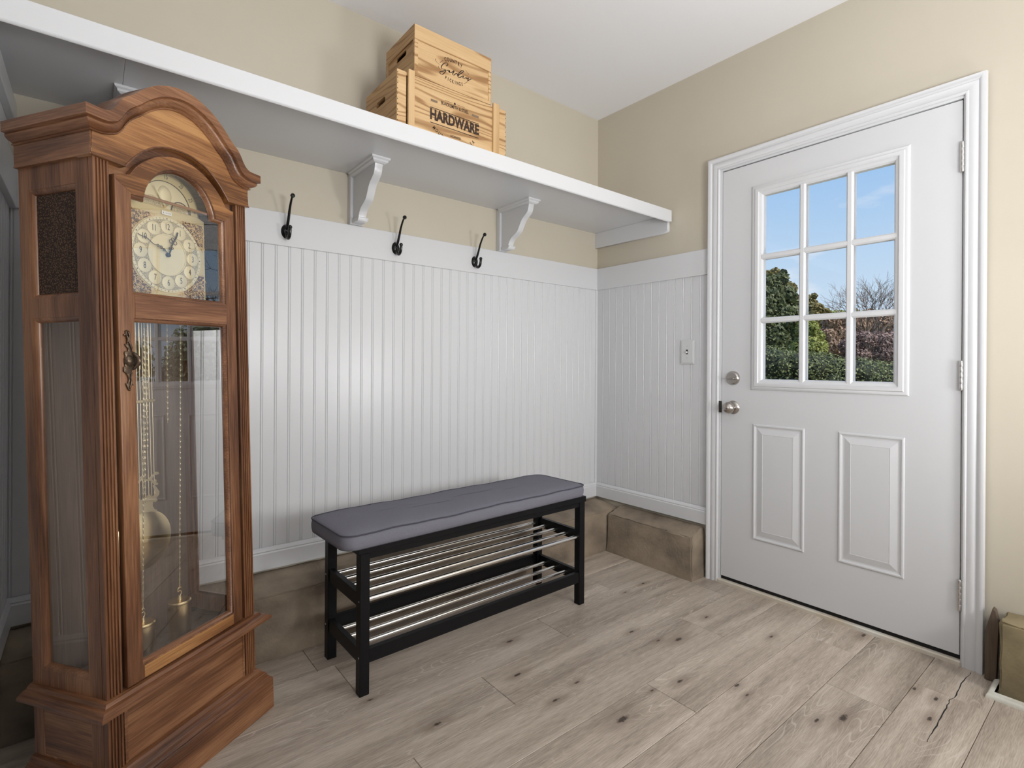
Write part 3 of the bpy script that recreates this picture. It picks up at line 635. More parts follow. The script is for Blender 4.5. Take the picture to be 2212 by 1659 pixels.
me = bpy.data.meshes.new('m'); bm.to_mesh(me); bm.free(); cp_(b_, bo, 'printed_twig_flourish', me, M['burnt'], kind='stuff')

# ================================================================== shoe bench and cushion
A_ = math.radians(1.0)
bn = empty('shoe_bench', mat=Matrix.Translation((-1.774, -.592, 0)) @ Matrix.Rotation(A_, 4, 'Z'), label='black wooden shoe bench with two steel-tube racks below the grey cushion', category='bench')
LW, LL, DD = .033, 1.062, .312
for x0, y0 in ((0, 0), (LL - LW, 0), (0, DD - LW), (LL - LW, DD - LW)):
    link('leg', box(x0, x0 + LW, y0, y0 + LW, 0, .4605, bev=.0015), M['black'], bn)
link('seat_frame', box(-.010, LL + .004, -.004, DD + .004, .4605, .4855, bev=.0015), M['black'], bn)
many(link, 'apron', ([(LW, LL - LW, .004, .02, .440, .4605), (LW, LL - LW, DD - .02, DD - .004, .440, .4605)]), M['black'], bn)
for x0 in (.004, LL - LW + .010):
    for z0, z1 in ((.283, .329), (.101, .147)):
        link('side_rail', box(x0, x0 + .019, LW, DD - LW, z0, z1, bev=.001), M['black'], bn)
link('front_rail', box(LW, LL - LW, .003, .021, .101, .147, bev=.001), M['black'], bn)
link('back_rail', box(LW, LL - LW, DD - .021, DD - .003, .101, .147, bev=.001), M['black'], bn)
def rod(y, z, r):
    link('rod', tubes([([(.0225, y, z), (LL - .0235, y, z)], r)], 14), M['chrome'], bn, smooth=40)
rod(.018, .303, .0088)
for y in (.090, .160, .228, .295): rod(y, .302, .0075)
for y in (.092, .161, .230): rod(y, .124, .0075)
for (y, z) in ((.010, .124), (.010, .306), (DD - .012, .124), (DD - .012, .306)):
    link('bolt', tubes([([(-.0008, y, z), (.001, y, z)], .0032)], 10), M['hinge'], bn)
cu = empty('seat_cushion', mat=Matrix.Translation((-1.2785, -.447, .486)) @ Matrix.Rotation(math.radians(2.2), 4, 'Z'), label='grey woven box cushion with dark piping on the black bench', category='cushion')
def cushion():
    bm = bmesh.new(); hx, hy, H, R_ = .567, .157, .054, .045
    def outline(ins, z, n=8, wob=0):
        out = []
        for (cx, cy, a0) in ((hx - R_, hy - R_, 0), (-hx + R_, hy - R_, PI / 2), (-hx + R_, -hy + R_, PI), (hx - R_, -hy + R_, 3 * PI / 2)):
            rr = max(R_ - ins, .004); k = n
            for i in range(k + 1):
                a = a0 + PI / 2 * i / k; out.append((cx + (rr) * math.cos(a), cy + rr * math.sin(a)))
        # subdivide long edges
        o2 = []
        for p, q in zip(out, out[1:] + out[:1]):
            d = math.hypot(q[0] - p[0], q[1] - p[1]); m = max(1, int(d / .03))
            for i in range(m): o2.append((p[0] + (q[0] - p[0]) * i / m, p[1] + (q[1] - p[1]) * i / m))
        return [(a, c, z + wob * math.sin(a * 23 + c * 9)) for a, c in o2]
    def wav(x, y): return .0013 * math.sin(x * 15 + 1) + .0010 * math.sin(x * 41 + y * 8) 
    prof = [(.006, .0), (.001, .004), (-.001, .015), (-.0015, .028), (0, .040), (.003, .0475)]
    rings = []; base = outline(0, 0)
    def ring(ins, z, f):
        r = []
        for (a, c, _) in base:
            sx = (hx - ins) / hx; sy = (hy - ins) / hy
            r.append(bm.verts.new((a * sx, c * sy + 0.002 * math.sin(a * 11) * f, z + wav(a, c) * f)))
        return r
    for ins, z in prof: rings.append(ring(ins, z, min(1, z / .02)))
    for ins, z in ((.010, .0510), (.025, .0545), (.05, .0575), (.08, .0595), (.11, .0605), (.14, .061)): rings.append(ring(ins, z, 1))
    for A, B in zip(rings, rings[1:]):
        n = len(A)
        for i in range(n): bm.faces.new((A[i], A[(i + 1) % n], B[(i + 1) % n], B[i]))
    bm.faces.new(rings[-1]); bm.faces.new(rings[0][::-1])
    pth = [v.co.copy() for v in rings[5]]; pth2 = [v.co.copy() for v in rings[0]]
    return fin(bm), pth, pth2
me, pth, pth2 = cushion(); link('cover', me, M['fabric'], cu, smooth='all')
bm = bmesh.new(); tube(bm, [p + Vector((p.x * .006, p.y * .018, .001)) for p in pth] + [pth[0] + Vector((pth[0].x * .006, pth[0].y * .018, .001))], .0023, 8, cap=False)
link('piping', fin(bm), M['piping'], cu, smooth='all')
bm = bmesh.new(); tube(bm, [p + Vector((p.x * .006, p.y * .018, .003)) for p in pth2] + [pth2[0] + Vector((pth2[0].x * .006, pth2[0].y * .018, .003))], .0018, 8, cap=False)
link('lower_piping', fin(bm), M['piping'], cu, smooth='all')
# ================================================================== grandfather clock (local frame: x along front, y into depth, z up)
def Rm(yaw, tx, ty): return Matrix.Rotation(yaw, 4, 'Z') @ Matrix.Rotation(tx, 4, 'X') @ Matrix.Rotation(ty, 4, 'Y')
MC = Matrix.Translation((-2.409, -.693, 0)) @ Rm(.5823, -.0158, -.0207)
gc = empty('grandfather_clock', mat=MC, label='walnut grandfather clock with arched bonnet, gilt dial and glazed door', category='clock')
W_, D_ = .4328, .2536; CX = W_ / 2
def cpart(name, me, mt, par=None, **k): return link(name, me, mt, par or gc, **k)
U3 = [(0, D_), (0, 0), (W_, 0), (W_, D_)]
# plinth and mouldings round three sides
bpz = [(-.01, .0), (.0342, .0), (.0342, .0800), (.0335, .0845), (.0315, .0872), (.0285, .0885), (.0265, .0915), (.0235, .0940), (.0225, .0985), (.0205, .1035), (.0165, .1075), (.0120, .1105), (.0105, .1155), (.0070, .1205), (.0, .1235), (-.01, .1235)]
me = sweep(U3, bpz, XY)
MI = MC.inverted()
for v in me.vertices:      # the plinth stands flat on the floor although the case leans a little
    if v.co.z < .001:
        wv = MC @ v.co; wv.z = .0005; v.co = MI @ wv
pl_ = cpart('plinth', me, M['clock_x'], smooth=30)
wm_ = cpart('waist_moulding', sweep(U3, [(-.01, .262), (.004, .262), (.006, .266), (.020, .2675), (.026, .270), (.0342, .2715), (.0342, .2790), (.030, .2815), (.024, .2850), (.021, .2875), (.0135, .2890), (.0110, .2935), (.009, .2960), (.0, .2985), (-.01, .2985)], XY), M['clock_x'], smooth=30)
for o in (pl_, wm_):      # the returns along the sides are cut from boards with their own grain
    o.data.materials.append(M['clock_y'])
    for p in o.data.polygons:
        e = [abs(o.data.vertices[p.vertices[i]].co.y - o.data.vertices[p.vertices[i - 1]].co.y) for i in range(len(p.vertices))]
        if max(e) > .15 and len(p.vertices) == 4: p.material_index = 1
# case: back, floor, sides
cpart('back_panel', box(.010, W_ - .010, D_ - .010, D_, .10, 1.60), M['clock_in'])
cpart('case_floor', box(.010, W_ - .010, .02, D_ - .01, .262, .274), M['clock_in']); cpart('case_top', box(.010, W_ - .010, .02, D_ - .01, 1.60, 1.61), M['clock_in'])
for s in (0, 1):
    mf = (lambda u, v, h: (.0 - h, u, v)) if s == 0 else (lambda u, v, h: (W_ + h, u, v))
    fr_ = cpart('side_frame', plate(rect(.0165, D_, .292, 1.545), [rect(.057, .2185, .3365, 1.1795), rect(.057, .2185, 1.2262, 1.4830)], .018, mf, .0012, 0), M['clock_z'])
    for z0, z1 in ((.3365, 1.1795), (1.2262, 1.4830)):
        link('sticking', sweep([(.057, z0), (.057, z1), (.2185, z1), (.2185, z0)], [(0, -.001), (.003, -.0015), (.009, -.007), (.0105, -.010), (.0105, -.014)], mf, closed=True, right=True), M['clock_z'], fr_, smooth=40)
    xg = .012 if s == 0 else W_ - .012
    link('side_glass', mesh([(xg, .060, .333), (xg, .2155, .333), (xg, .2155, 1.183), (xg, .060, 1.183)], [(0, 1, 2, 3)]), M['side_glass'], fr_)
    xg = .011 if s == 0 else W_ - .015
    link('speaker_cloth', box(xg, xg + .004, .060, .2155, 1.220, 1.488), M['cloth'], fr_)
    lo = cpart('lower_side_panel', plate(rect(.0165, D_, .115, .268), [rect(.0545, .218, .128, .2575)], .016, mf, .001, 0), M['clock_z'])
    link('side_veneer', plate(rect(.05, .222, .12, .262), [], .006, mf, 0, -.0012), M['clock_panel_y'], lo)
# fluted pilasters
def pilaster(x0, x1, z0, z1, y0=0.0, side=None):
    wq = x1 - x0; m_ = .0035; nfl = 4; fw_ = (wq - 2 * m_) / nfl; pr = [(x0, .0142), (x0, y0 + .001), (x0 + .001, y0)]
    for i in range(nfl):
        a = x0 + m_ + i * fw_ + fw_ * .22; b = a + fw_ * .56
        pr += [(a, y0), (a + .0006, y0 + .0028), ((a + b) / 2, y0 + .0042), (b - .0006, y0 + .0028), (b, y0)]
    pr += [(x1 - .001, y0), (x1, y0 + .001), (x1, .0142)]
    vs = [(x, y, z) for z in (z0, z1) for x, y in pr]; n = len(pr)
    fs = [(i, (i + 1) % n, n + (i + 1) % n, n + i) for i in range(n)]
    bm = bmesh.new(); v = [bm.verts.new(q) for q in vs]
    for f in fs: bm.faces.new([v[i] for i in f])
    return fin(bm)
for z0, z1 in ((.290, 1.542), (.118, .268)):
    cpart('fluted_pilaster', pilaster(0.0, .0355, z0, z1), M['clock_z']); cpart('fluted_pilaster', pilaster(W_ - .0355, W_, z0, z1), M['clock_z'])
# stiles behind the pilasters, shade of the rebate painted into their dark colour
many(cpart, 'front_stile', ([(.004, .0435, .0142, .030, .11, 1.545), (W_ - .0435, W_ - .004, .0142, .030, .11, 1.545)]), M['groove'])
bp0 = cpart('base_panel', plate(rect(.0385, W_ - .0385, .112, .268), [rect(.0455, W_ - .0455, .120, .262)], .012, XZ, .001, -.001), M['clock_x'])
link('panel_veneer', plate(rect(.042, W_ - .042, .114, .266), [], .006, XZ, 0, -.0035), M['clock_panel'], bp0)
# cornice: straight returns + serpentine front
def mirror(lst, c=CX): return lst + [(2 * c - x, z) for x, z in lst[::-1][1:]]
T = [(-.0314, 1.640), (.0, 1.6395), (.012, 1.641), (.024, 1.6475), (.034, 1.660), (.042, 1.674), (.052, 1.687), (.065, 1.697), (.079, 1.7085), (.094, 1.7235), (.113, 1.740), (.135, 1.755), (.160, 1.7665), (.188, 1.775), (CX, 1.778)]
B = [(-.007, 1.5916), (.015, 1.5916), (.035, 1.597), (.050, 1.604), (.062, 1.617), (.070, 1.631), (.080, 1.645), (.093, 1.658), (.108, 1.670), (.124, 1.685), (.142, 1.6985), (.160, 1.710), (.180, 1.7185), (.198, 1.7225), (CX, 1.724)]
T2 = smooth_poly(mirror(T), 5); B2 = smooth_poly(mirror(B), 5)
prof = [(0, -.045), (0, .0300), (.01, .0314), (.485, .0314), (.50, .0300), (.508, .0258), (.535, .0232), (.555, .0240), (.60, .0246), (.66, .0238), (.73, .0212), (.80, .0168), (.86, .0118), (.90, .0085), (.915, .0080), (.93, .0112), (.965, .0118), (.985, .0105), (1.0, .0072)]
bm = bmesh.new(); rows = []
for i, (t_, b2) in enumerate(zip(T2, B2)):
    r = []
    for s, out in prof:
        x = t_[0] + (b2[0] - t_[0]) * s; z = t_[1] + (b2[1] - t_[1]) * s
        if i == 0: x = -max(out, .0); z = 1.640 + (1.5916 - 1.640) * s
        if i == len(T2) - 1: x = W_ + max(out, .0); z = 1.640 + (1.5916 - 1.640) * s
        r.append(bm.verts.new((x, -out, z)))
    rows.append(r)
for A, B_ in zip(rows, rows[1:]):
    for j in range(len(prof) - 1): bm.faces.new((A[j], A[j + 1], B_[j + 1], B_[j]))
me = bpy.data.meshes.new('m'); bmesh.ops.recalc_face_normals(bm, faces=bm.faces); bm.to_mesh(me); bm.free()
cpart('serpentine_cornice', me, M['clock_x'], smooth=28)
for s in (0, 1):
    bm = bmesh.new(); pf = [(0, -.005)] + prof[1:]
    a = [bm.verts.new(((-o if s == 0 else W_ + o), -o if o > 0 else 0, 1.640 + (1.5916 - 1.640) * q)) for q, o in pf]
    b = [bm.verts.new(((-o if s == 0 else W_ + o), D_, 1.640 + (1.5916 - 1.640) * q)) for q, o in pf]
    for j in range(len(pf) - 1): bm.faces.new((a[j], a[j + 1], b[j + 1], b[j]))
    bm.faces.new(b); cpart('side_cornice', fin(bm), M['clock_y'], smooth=28)
cpart('top_board', box(-.004, W_ + .004, .04, D_, 1.625, 1.6385), M['clock_y'])
Fa = [(.069, 1.535), (.0775, 1.5465), (.087, 1.558), (.099, 1.572), (.114, 1.586), (.130, 1.5985), (.148, 1.609), (.181, 1.620), (CX, 1.623)]
Fa = smooth_poly(mirror(Fa), 2)
hb = [(-.007, 1.5385)] + Fa + [(W_ + .007, 1.5385)] + [(x, z - .004) for x, z in T2[::-1] if -.005 < x < W_ + .005]
cpart('arched_header', plate(hb, [], .050, XZ, .0006, .0068), M['clock_front'])
cpart('header_bead', sweep([(-.007, 1.5385)] + Fa + [(W_ + .007, 1.5385)], [(.0, .006), (.0, .0088), (-.0018, .0098), (-.0036, .0088), (-.0040, .006)], XZ, right=True), M['clock_x'], smooth=40)
for s in (0, 1):
    xa = -.007 if s == 0 else W_ - .012
    hs = cpart('side_header', box(xa, xa + .019, -.004, D_, 1.5385, 1.612), M['clock_y'])
    link('bead', box(xa - .002 if s == 0 else xa + .017, xa + .002 if s == 0 else xa + .021, -.0075, D_, 1.5385, 1.5425, bev=.001), M['clock_y'], hs)
Oa0 = smooth_poly(mirror([(.113, 1.4855), (.1145, 1.490), (.119, 1.501), (.126, 1.5165), (.136, 1.532), (.147, 1.5445), (.160, 1.555), (.186, 1.567), (CX, 1.572)]), 2)
cpart('head_rail', plate(rect(.0355, W_ - .0355, 1.485, 1.625), [[(CX + (x - CX) * 1.03, z + .006) for x, z in Oa0] ], .006, XZ, .0006, -.0145), M['clock_x'])
# ---- door
Da = smooth_poly(mirror([(.075, 1.512), (.082, 1.5245), (.090, 1.537), (.102, 1.552), (.117, 1.566), (.132, 1.5775), (.148, 1.588), (.181, 1.6015), (CX, 1.606)]), 2)
dl, dr = .0435, W_ - .0495
outer = [(dl, .302), (dr, .302), (dr, 1.512)] + Da[::-1] + [(dl, 1.512)]
Oa = smooth_poly(mirror([(.113, 1.4755), (.1145, 1.488), (.119, 1.501), (.126, 1.5165), (.136, 1.532), (.147, 1.5445), (.160, 1.555), (.186, 1.567), (CX, 1.572)]), 2)
op1 = [(.0815, 1.236), (.3513, 1.236), (.3513, 1.4755)] + Oa[::-1] + [(.0815, 1.4755)]
op2 = rect(.0815, .3513, .336, 1.177)
dr_ = cpart('case_door', plate(outer, [op1[::-1], op2[::-1]], .019, XZ, .0022, .006, res=2), M['clock_z'], smooth=50)
stk = [(0, .001), (.0025, .0), (.006, -.0045), (.0075, -.0075), (.0078, -.0125)]
link('sticking', sweep([(.0815, .336), (.0815, 1.177), (.3513, 1.177), (.3513, .336)], stk, XZ, closed=True, right=True), M['clock_x'], dr_, smooth=40)
link('sticking', sweep([op1[0]] + op1[1:][::-1], stk, XZ, closed=True, right=True), M['clock_x'], dr_, smooth=40)
link('arched_rail', plate([(.0465, 1.500), (.0815, 1.4785)] + [(x, z + .0012) for x, z in Oa] + [(.3513, 1.4785), (dr - .003, 1.500), (dr - .003, 1.5095)] + [(x, z - .0025) for x, z in Da[::-1] if x < .355 and x > .078] + [(.0465, 1.5095)], [], .0012, XZ, 0, .0068), M['clock_front'], dr_)
link('mid_rail', plate(rect(.084, .349, 1.1795, 1.2335), [], .0012, XZ, 0, .0066), M['clock_x'], dr_)
link('bottom_rail', plate(rect(.084, .349, .3045, .3335), [], .0012, XZ, 0, .0066), M['clock_front'], dr_)
g1 = [(.078, 1.232), (.355, 1.232), (.355, 1.479)] + [(x, z + .002) for x, z in Oa[::-1]] + [(.078, 1.479)]
bm = bmesh.new(); bm.faces.new([bm.verts.new((x, .008, z)) for x, z in g1]); link('upper_glass', fin(bm), M['clock_glass'], dr_)
link('lower_glass', mesh([(.078, .008, .332), (.355, .008, .332), (.355, .008, 1.181), (.078, .008, 1.181)], [(0, 1, 2, 3)]), M['clock_glass'], dr_)
for z0 in (1.36, .86, .36):
    link('door_hinge', tubes([([(dr + .0045, .003, z0), (dr + .0045, .003, z0 + .062)], .0022)], 8), M['antique'], dr_)
# handle: cast scrolls round an oval boss
pl = [(.0599,1.1490),(.0659,1.1459),(.0660,1.140),(.0645,1.133),(.0665,1.124),(.069,1.117),(.0733,1.1054),(.070,1.108),(.0719,1.0963),(.0700,1.0895),(.0790,1.0880),(.0830,1.083),(.0842,1.075),(.0835,1.067),(.0790,1.0630),(.0715,1.0640),(.0722,1.056),(.0697,1.050),(.0660,1.0456),(.0685,1.038),(.0690,1.028),(.0655,1.022),(.0700,1.0215),(.0732,1.0169),(.0680,1.017),(.0635,1.013),(.0665,1.0055),(.0630,1.0035),(.0590,1.0085),(.0560,1.0165),(.0543,1.0224),(.0590,1.0225),(.0610,1.030),(.0600,1.038),(.0555,1.046),(.0499,1.0500),(.0499,1.0616),(.0545,1.0620),(.0530,1.070),(.0525,1.080),(.0550,1.087),(.0530,1.091),(.0535,1.0970),(.0580,1.0990),(.0615,1.0980),(.0610,1.1040),(.0560,1.1110),(.0545,1.1160),(.0590,1.1150),(.0600,1.122),(.0585,1.130),(.0555,1.1345),(.0518,1.1358),(.0530,1.1390),(.0570,1.1400),(.0560,1.1455)]
hd = link('door_handle', plate(pl, [], .0042, XZ, .0014, .0105, res=1), M['antique'], dr_, smooth=50)
hd.name = 'handle_plate'
bm = bmesh.new()
tube(bm, [(.068, -.004, 1.098), (.074, -.012, 1.093), (.079, -.018, 1.083), (.080, -.020, 1.0755), (.079, -.018, 1.068), (.074, -.012, 1.058), (.069, -.004, 1.053)], [.0025, .0032, .0050, .0058, .0050, .0032, .0025], 10)
for a_ in ([(.061, -.011, 1.145), (.064, -.0125, 1.136), (.0625, -.012, 1.124), (.066, -.012, 1.112), (.069, -.011, 1.103)], [(.069, -.011, 1.047), (.0645, -.012, 1.036), (.066, -.012, 1.025), (.062, -.011, 1.009)], [(.057, -.011, 1.137), (.0605, -.012, 1.129), (.060, -.011, 1.118)]):
    tube(bm, smooth_poly(a_, 3), .0018, 7)
link('bail_handle', fin(bm), M['antique'], dr_, smooth='all')
me = lathe([(0, -.0165), (.006, -.0155), (.0100, -.0120), (.0115, -.0095)], 'y', (.0635, 0, 0), 20)
for v in me.vertices: v.co.z = v.co.z * 1.25 + 1.0755
link('boss', me, M['antique'], dr_, smooth='all')
# ---- dial
dz, az, dy = 1.358, 1.4820, .052
shell = cpart('dial_plate', plate([(CX - .1165, 1.242), (CX + .1165, 1.242), (CX + .1165, 1.474)] + [(CX + .0975 * math.cos(a), az + .0975 * math.sin(a)) for a in [PI * k / 28 for k in range(29)]] + [(CX - .1165, 1.474)], [], .003, XZ, .0005, -dy), M['dial'])
def dpt(name, me, mt, **k): return link(name, me, mt, shell, **k)
def ring(cx, cz, r0, r1, h0, h1, a0=0, a1=2 * PI, n=64):
    bm = bmesh.new(); full = abs(a1 - a0 - 2 * PI) < 1e-6; R_ = []
    for k in range(n + (0 if full else 1)):
        a = a0 + (a1 - a0) * k / n; c, s = math.cos(a), math.sin(a)
        R_.append([bm.verts.new((cx + r * c, -h, cz + r * s)) for r, h in ((r0, h0), (r0, h1), (r1, h1), (r1, h0))])
    for A, B_ in zip(R_, R_[1:] + (R_[:1] if full else [])):
        for j in range(3): bm.faces.new((A[j], A[j + 1], B_[j + 1], B_[j]))
    return fin(bm)
H0 = -dy
dpt('chapter_ring', ring(CX, dz, .0535, .1000, H0, H0 + .0022), M['engraved'], smooth=30)
dpt('chapter_rim', ring(CX, dz, .0935, .1005, H0, H0 + .0028), M['silver'], smooth=30)
dpt('inner_rim', ring(CX, dz, .0525, .0550, H0, H0 + .0034), M['silver'], smooth=30)
dpt('centre_disc', ring(CX, dz, .0, .0530, H0, H0 + .0012), M['silver'], smooth=30)
ticks = bmesh.new()
for k in range(60):
    a = 2 * PI * k / 60; c, s = math.cos(a), math.sin(a); wd = .0012 if k % 5 == 0 else .0004
    p = [(.0945, wd), (.0985, wd), (.0985, -wd), (.0945, -wd)]
    ticks.faces.new([ticks.verts.new((CX + r * c - q * s, dy - .0030, dz + r * s + q * c)) for r, q in p])
dpt('minute_marks', fin(ticks), M['ink'])
tx = []
for k in range(1, 13):
    a = PI / 2 - 2 * PI * k / 12; x, z = CX + .0745 * math.cos(a), dz + .0745 * math.sin(a)
    me = lathe([(0, -dy + .0) if False else (0, -.0034), (.0165, -.0034), (.0178, -.0028), (.0178, 0)], 'y', (x, dy, z), 24)
    dpt('numeral_disc', me, M['silver'], smooth=30)
    tx.append((str(k), x, z, .0235, 0, .62, 'CENTER'))
for q_ in tx: dpt('numeral', text([q_], .0003, XZ, -dy + .0037, .0), M['ink'])
# spandrels: cast filigree corners
def filigree(inside, x0, x1, z0, z1, n, seed, r=(.0022, .0042)):
    rnd = random.Random(seed); bm = bmesh.new(); k = 0
    while k < n:
        x, z = rnd.uniform(x0, x1), rnd.uniform(z0, z1)
        if not inside(x, z): continue
        k += 1; a0 = rnd.uniform(0, 2 * PI); rr = rnd.uniform(*r); tw = rnd.choice((-1, 1))
        pts = [(x + rr * (1 - j / 9) * math.cos(a0 + tw * j * .62), dy - .004 - .0008 * math.sin(j), z + rr * (1 - j / 9) * math.sin(a0 + tw * j * .62)) for j in range(7)]
        tube(bm, pts, .00062, 4)
    return fin(bm)
ins = lambda x, z: math.hypot(x - CX, z - dz) > .1035 and abs(x - CX) < .1115 and (z < 1.4605 and z > 1.246)
for sx, z0, z1, sd in ((-1, 1.40, 1.4605, 1), (1, 1.385, 1.4605, 2), (-1, 1.246, 1.32, 3), (1, 1.246, 1.32, 4)):
    xa, xb = (CX - .1115, CX - .03) if sx < 0 else (CX + .03, CX + .1115)
    dpt('spandrel', filigree(ins, xa, xb, z0, z1, 150, sd), M['gold'])
    bz = [(xa, z0), (xb, z0), (xb, z1), (xa, z1)]
    lst = [(CX + sx * .1115, z1 if z0 > 1.35 else z0)] + [(CX + sx * min(.1115, .1035 * math.cos(a)), dz + .1035 * math.sin(a)) for a in ([.42 + .68 * k / 12 for k in range(13)] if z0 > 1.35 else [-.42 - .68 * k / 12 for k in range(13)]) if .1035 * math.cos(a) > .035 and abs(.1035 * math.sin(a)) < .1025]
    lst = [lst[0], (CX + sx * .1115, lst[1][1])] + lst[1:] + [(lst[-1][0], lst[0][1])]
    bm = bmesh.new(); bm.faces.new([bm.verts.new((x, dy - .0006, z)) for x, z in lst]); dpt('spandrel_ground', fin(bm), M['gold_back'])
# hands
def hand(pts, wid, y, name, extra=()):
    bm = bmesh.new(); ribbon(bm, pts, wid, y)
    for (x, z, r) in extra:
        for k in range(10):
            pass
        tube(bm, [(x + r * math.cos(2 * PI * k / 10), y, z + r * math.sin(2 * PI * k / 10)) for k in range(11)], .0009, 5)
    me = bpy.data.meshes.new('m'); bm.to_mesh(me); bm.free(); o = dpt(name, me, M['hand'])
    so = o.modifiers.new('s', 'SOLIDIFY'); so.thickness = .0008
hand([(CX, dz), (.2000, 1.3705), (.1880, 1.3775), (.1733, 1.3785), (.1590, 1.3885), (.1503, 1.3925), (.1400, 1.3935), (.1316, 1.3972)], .0010, dy - .0085, 'minute_hand', [(.1935, 1.3745, .0035), (.1850, 1.3772, .0030), (.2020, 1.3690, .0032), (.150, 1.3925, .002)])
hand([(CX, dz), (.2225, 1.3745), (.2260, 1.3860), (.2320, 1.3970), (.2387, 1.4092), (.2434, 1.4238)], .0016, dy - .0068, 'hour_hand', [(.2235, 1.3960, .0050), (.2355, 1.3935, .0050), (.2290, 1.4020, .0045), (.2210, 1.3760, .0038), (.2265, 1.3775, .003)])
dpt('hub', lathe([(0, -.0095), (.004, -.009), (.0058, -.007), (.0058, -.002)], 'y', (CX, dy, dz), 20), M['hand'], smooth=50)
# moon arch
dpt('moon_ring', ring(CX, az, .0715, .0975, H0, H0 + .0022, 0, PI, 40), M['dial'], smooth=30)
dpt('moon_ring_line', ring(CX, az, .0705, .0722, H0, H0 + .0028, 0, PI, 40), M['ink'], smooth=30)
dpt('moon_ring_edge', ring(CX, az, .0950, .0962, H0, H0 + .0028, 0, PI, 40), M['hand'], smooth=30)
dpt('moon_disc', ring(CX, az, .0, .0705, H0, H0 + .0010, 0, PI, 40), M['silver'], smooth=30)
for s_, a_ in (('5', 2.62), ('10', 2.09), ('15', 1.57), ('20', 1.02), ('25', .52), ('29', .16)): dpt('moon_numeral', text([(s_, CX + .0842 * math.cos(a_), az + .0842 * math.sin(a_), .0185, a_ - PI / 2, .62, 'CENTER')], .0003, XZ, H0 + .0026, 0), M['ink'])
for sx in (-1, 1):
    cx = CX + sx * .0405
    dpt('hemisphere', ring(cx, az, .0, .0255, H0, H0 + .0026, 0, PI, 24), M['engraved2'], smooth=30)
    dpt('hemisphere_rim', ring(cx, az, .0250, .0275, H0, H0 + .0032, 0, PI, 24), M['hand' if sx > 0 else 'silver'], smooth=30)
me = lathe([(0, -.0085), (.008, -.0080), (.015, -.0062), (.0200, -.0035), (.0215, -.001)], 'y', (0, 0, 0), 28)
for v in me.vertices: v.co = Vector((v.co.x * .92 + CX - .004, v.co.y + dy, v.co.z * 1.25 + 1.515))
dpt('moon_relief', me, M['silver'], smooth='all')
dpt('moon_pointer', plate([(CX - .041, az + .050), (CX - .036, az + .0485), (CX - .009, az + .006), (CX - .013, az + .004)], [], .001, XZ, 0, H0 + .0105), M['silver'])
dpt('arbor', lathe([(0, -.008), (.003, -.0075), (.0036, -.002)], 'y', (CX - .007, dy, az + .0035), 12), M['brass'])
npl = dpt('name_plaque', box(CX - .0150, CX + .0130, dy - .0042, dy - .0028, 1.4642, 1.4742), M['plaque'])
bm = bmesh.new()
for xk, hk in ((-.0100, .0022), (-.0035, .0008), (-.0010, .0010), (.0018, .0008), (.0045, .0011), (.0068, .0010), (.0090, .0018)):
    abox(bm, CX + xk - .0004, CX + xk + .0004, dy - .0045, dy - .0042, 1.4692 - hk, 1.4692 + hk)
dpt('plaque_marks', fin(bm), M['ink'])
# ---- movement, chimes, pendulum, weights
cpart('movement', box(CX - .06, CX + .06, dy + .01, .19, 1.27, 1.42), M['brass_dull']); cpart('seat_board', box(CX - .10, CX + .10, dy + .01, .20, 1.262, 1.270), M['clock_in'])
for i in range(12): cpart('chime_rod', tubes([([(CX - .075 + .0135 * i, .225, 1.26), (CX - .075 + .0135 * i, .225, 1.26 - .10 - .012 * i)], .0014)], 6), M['brass_dull'])
pd = cpart('pendulum', lathe([(0, .149), (.004, .1492), (.045, .1555), (.076, .1615), (.0815, .1650), (.0815, .1675), (0, .1690)], 'y', (CX, 0, .5785), 56), M['brass'], smooth=30)
low = [(.2531,.6481),(.2564,.6534),(.2490,.6565),(.2429,.6675),(.2443,.6794),(.2517,.6764),(.2582,.6798),(.2541,.6871),(.2630,.6952),(.2643,.7032),(.2570,.7153),(.2498,.7253),(.2445,.7245),(.2515,.7084),(.2490,.6967),(.2394,.6930),(.2365,.7019),(.2291,.7008),(.2237,.6910),(.2166,.6949)]
lw = [(x, z) for x, z in low]; lw = lw + [(2 * CX - x, z) for x, z in lw[::-1]]
link('lyre_base', plate(lw, [], .002, XZ, 0, -.1625), M['brass_dull'], pd)
upl = [(CX, .7585), (.2224,.7581),(.2253,.7534),(.2191,.7508),(.2303,.7452),(.2410,.7520),(.2518,.7619),(.2626,.7596),(.2646,.7530),(.2559,.7528),(.2495,.7542),(.2428,.7434),(.2490,.7358),(.2534,.7410),(.2565,.7372),(.2553,.7302),(.2606,.7290),(.2594,.7230),(.2530,.7246),(.2457,.7304),(.2385,.7402),(.2281,.7410),(CX, .7480)]
up2 = upl + [(2 * CX - x, z) for x, z in upl[::-1][1:-1]]
link('lyre_crest', plate(up2, [], .002, XZ, 0, -.1625), M['brass_dull'], pd)
for k in range(-4, 5): link('pendulum_rod', tubes([([(CX + .0085 * k, .164, .69), (CX + .0085 * k, .164, 1.262)], .0009)], 6), M['brass_dull'], pd)
link('rod_bar', box(CX - .040, CX + .040, .1595, .1625, .960, .9685, bev=.001), M['brass'], pd)
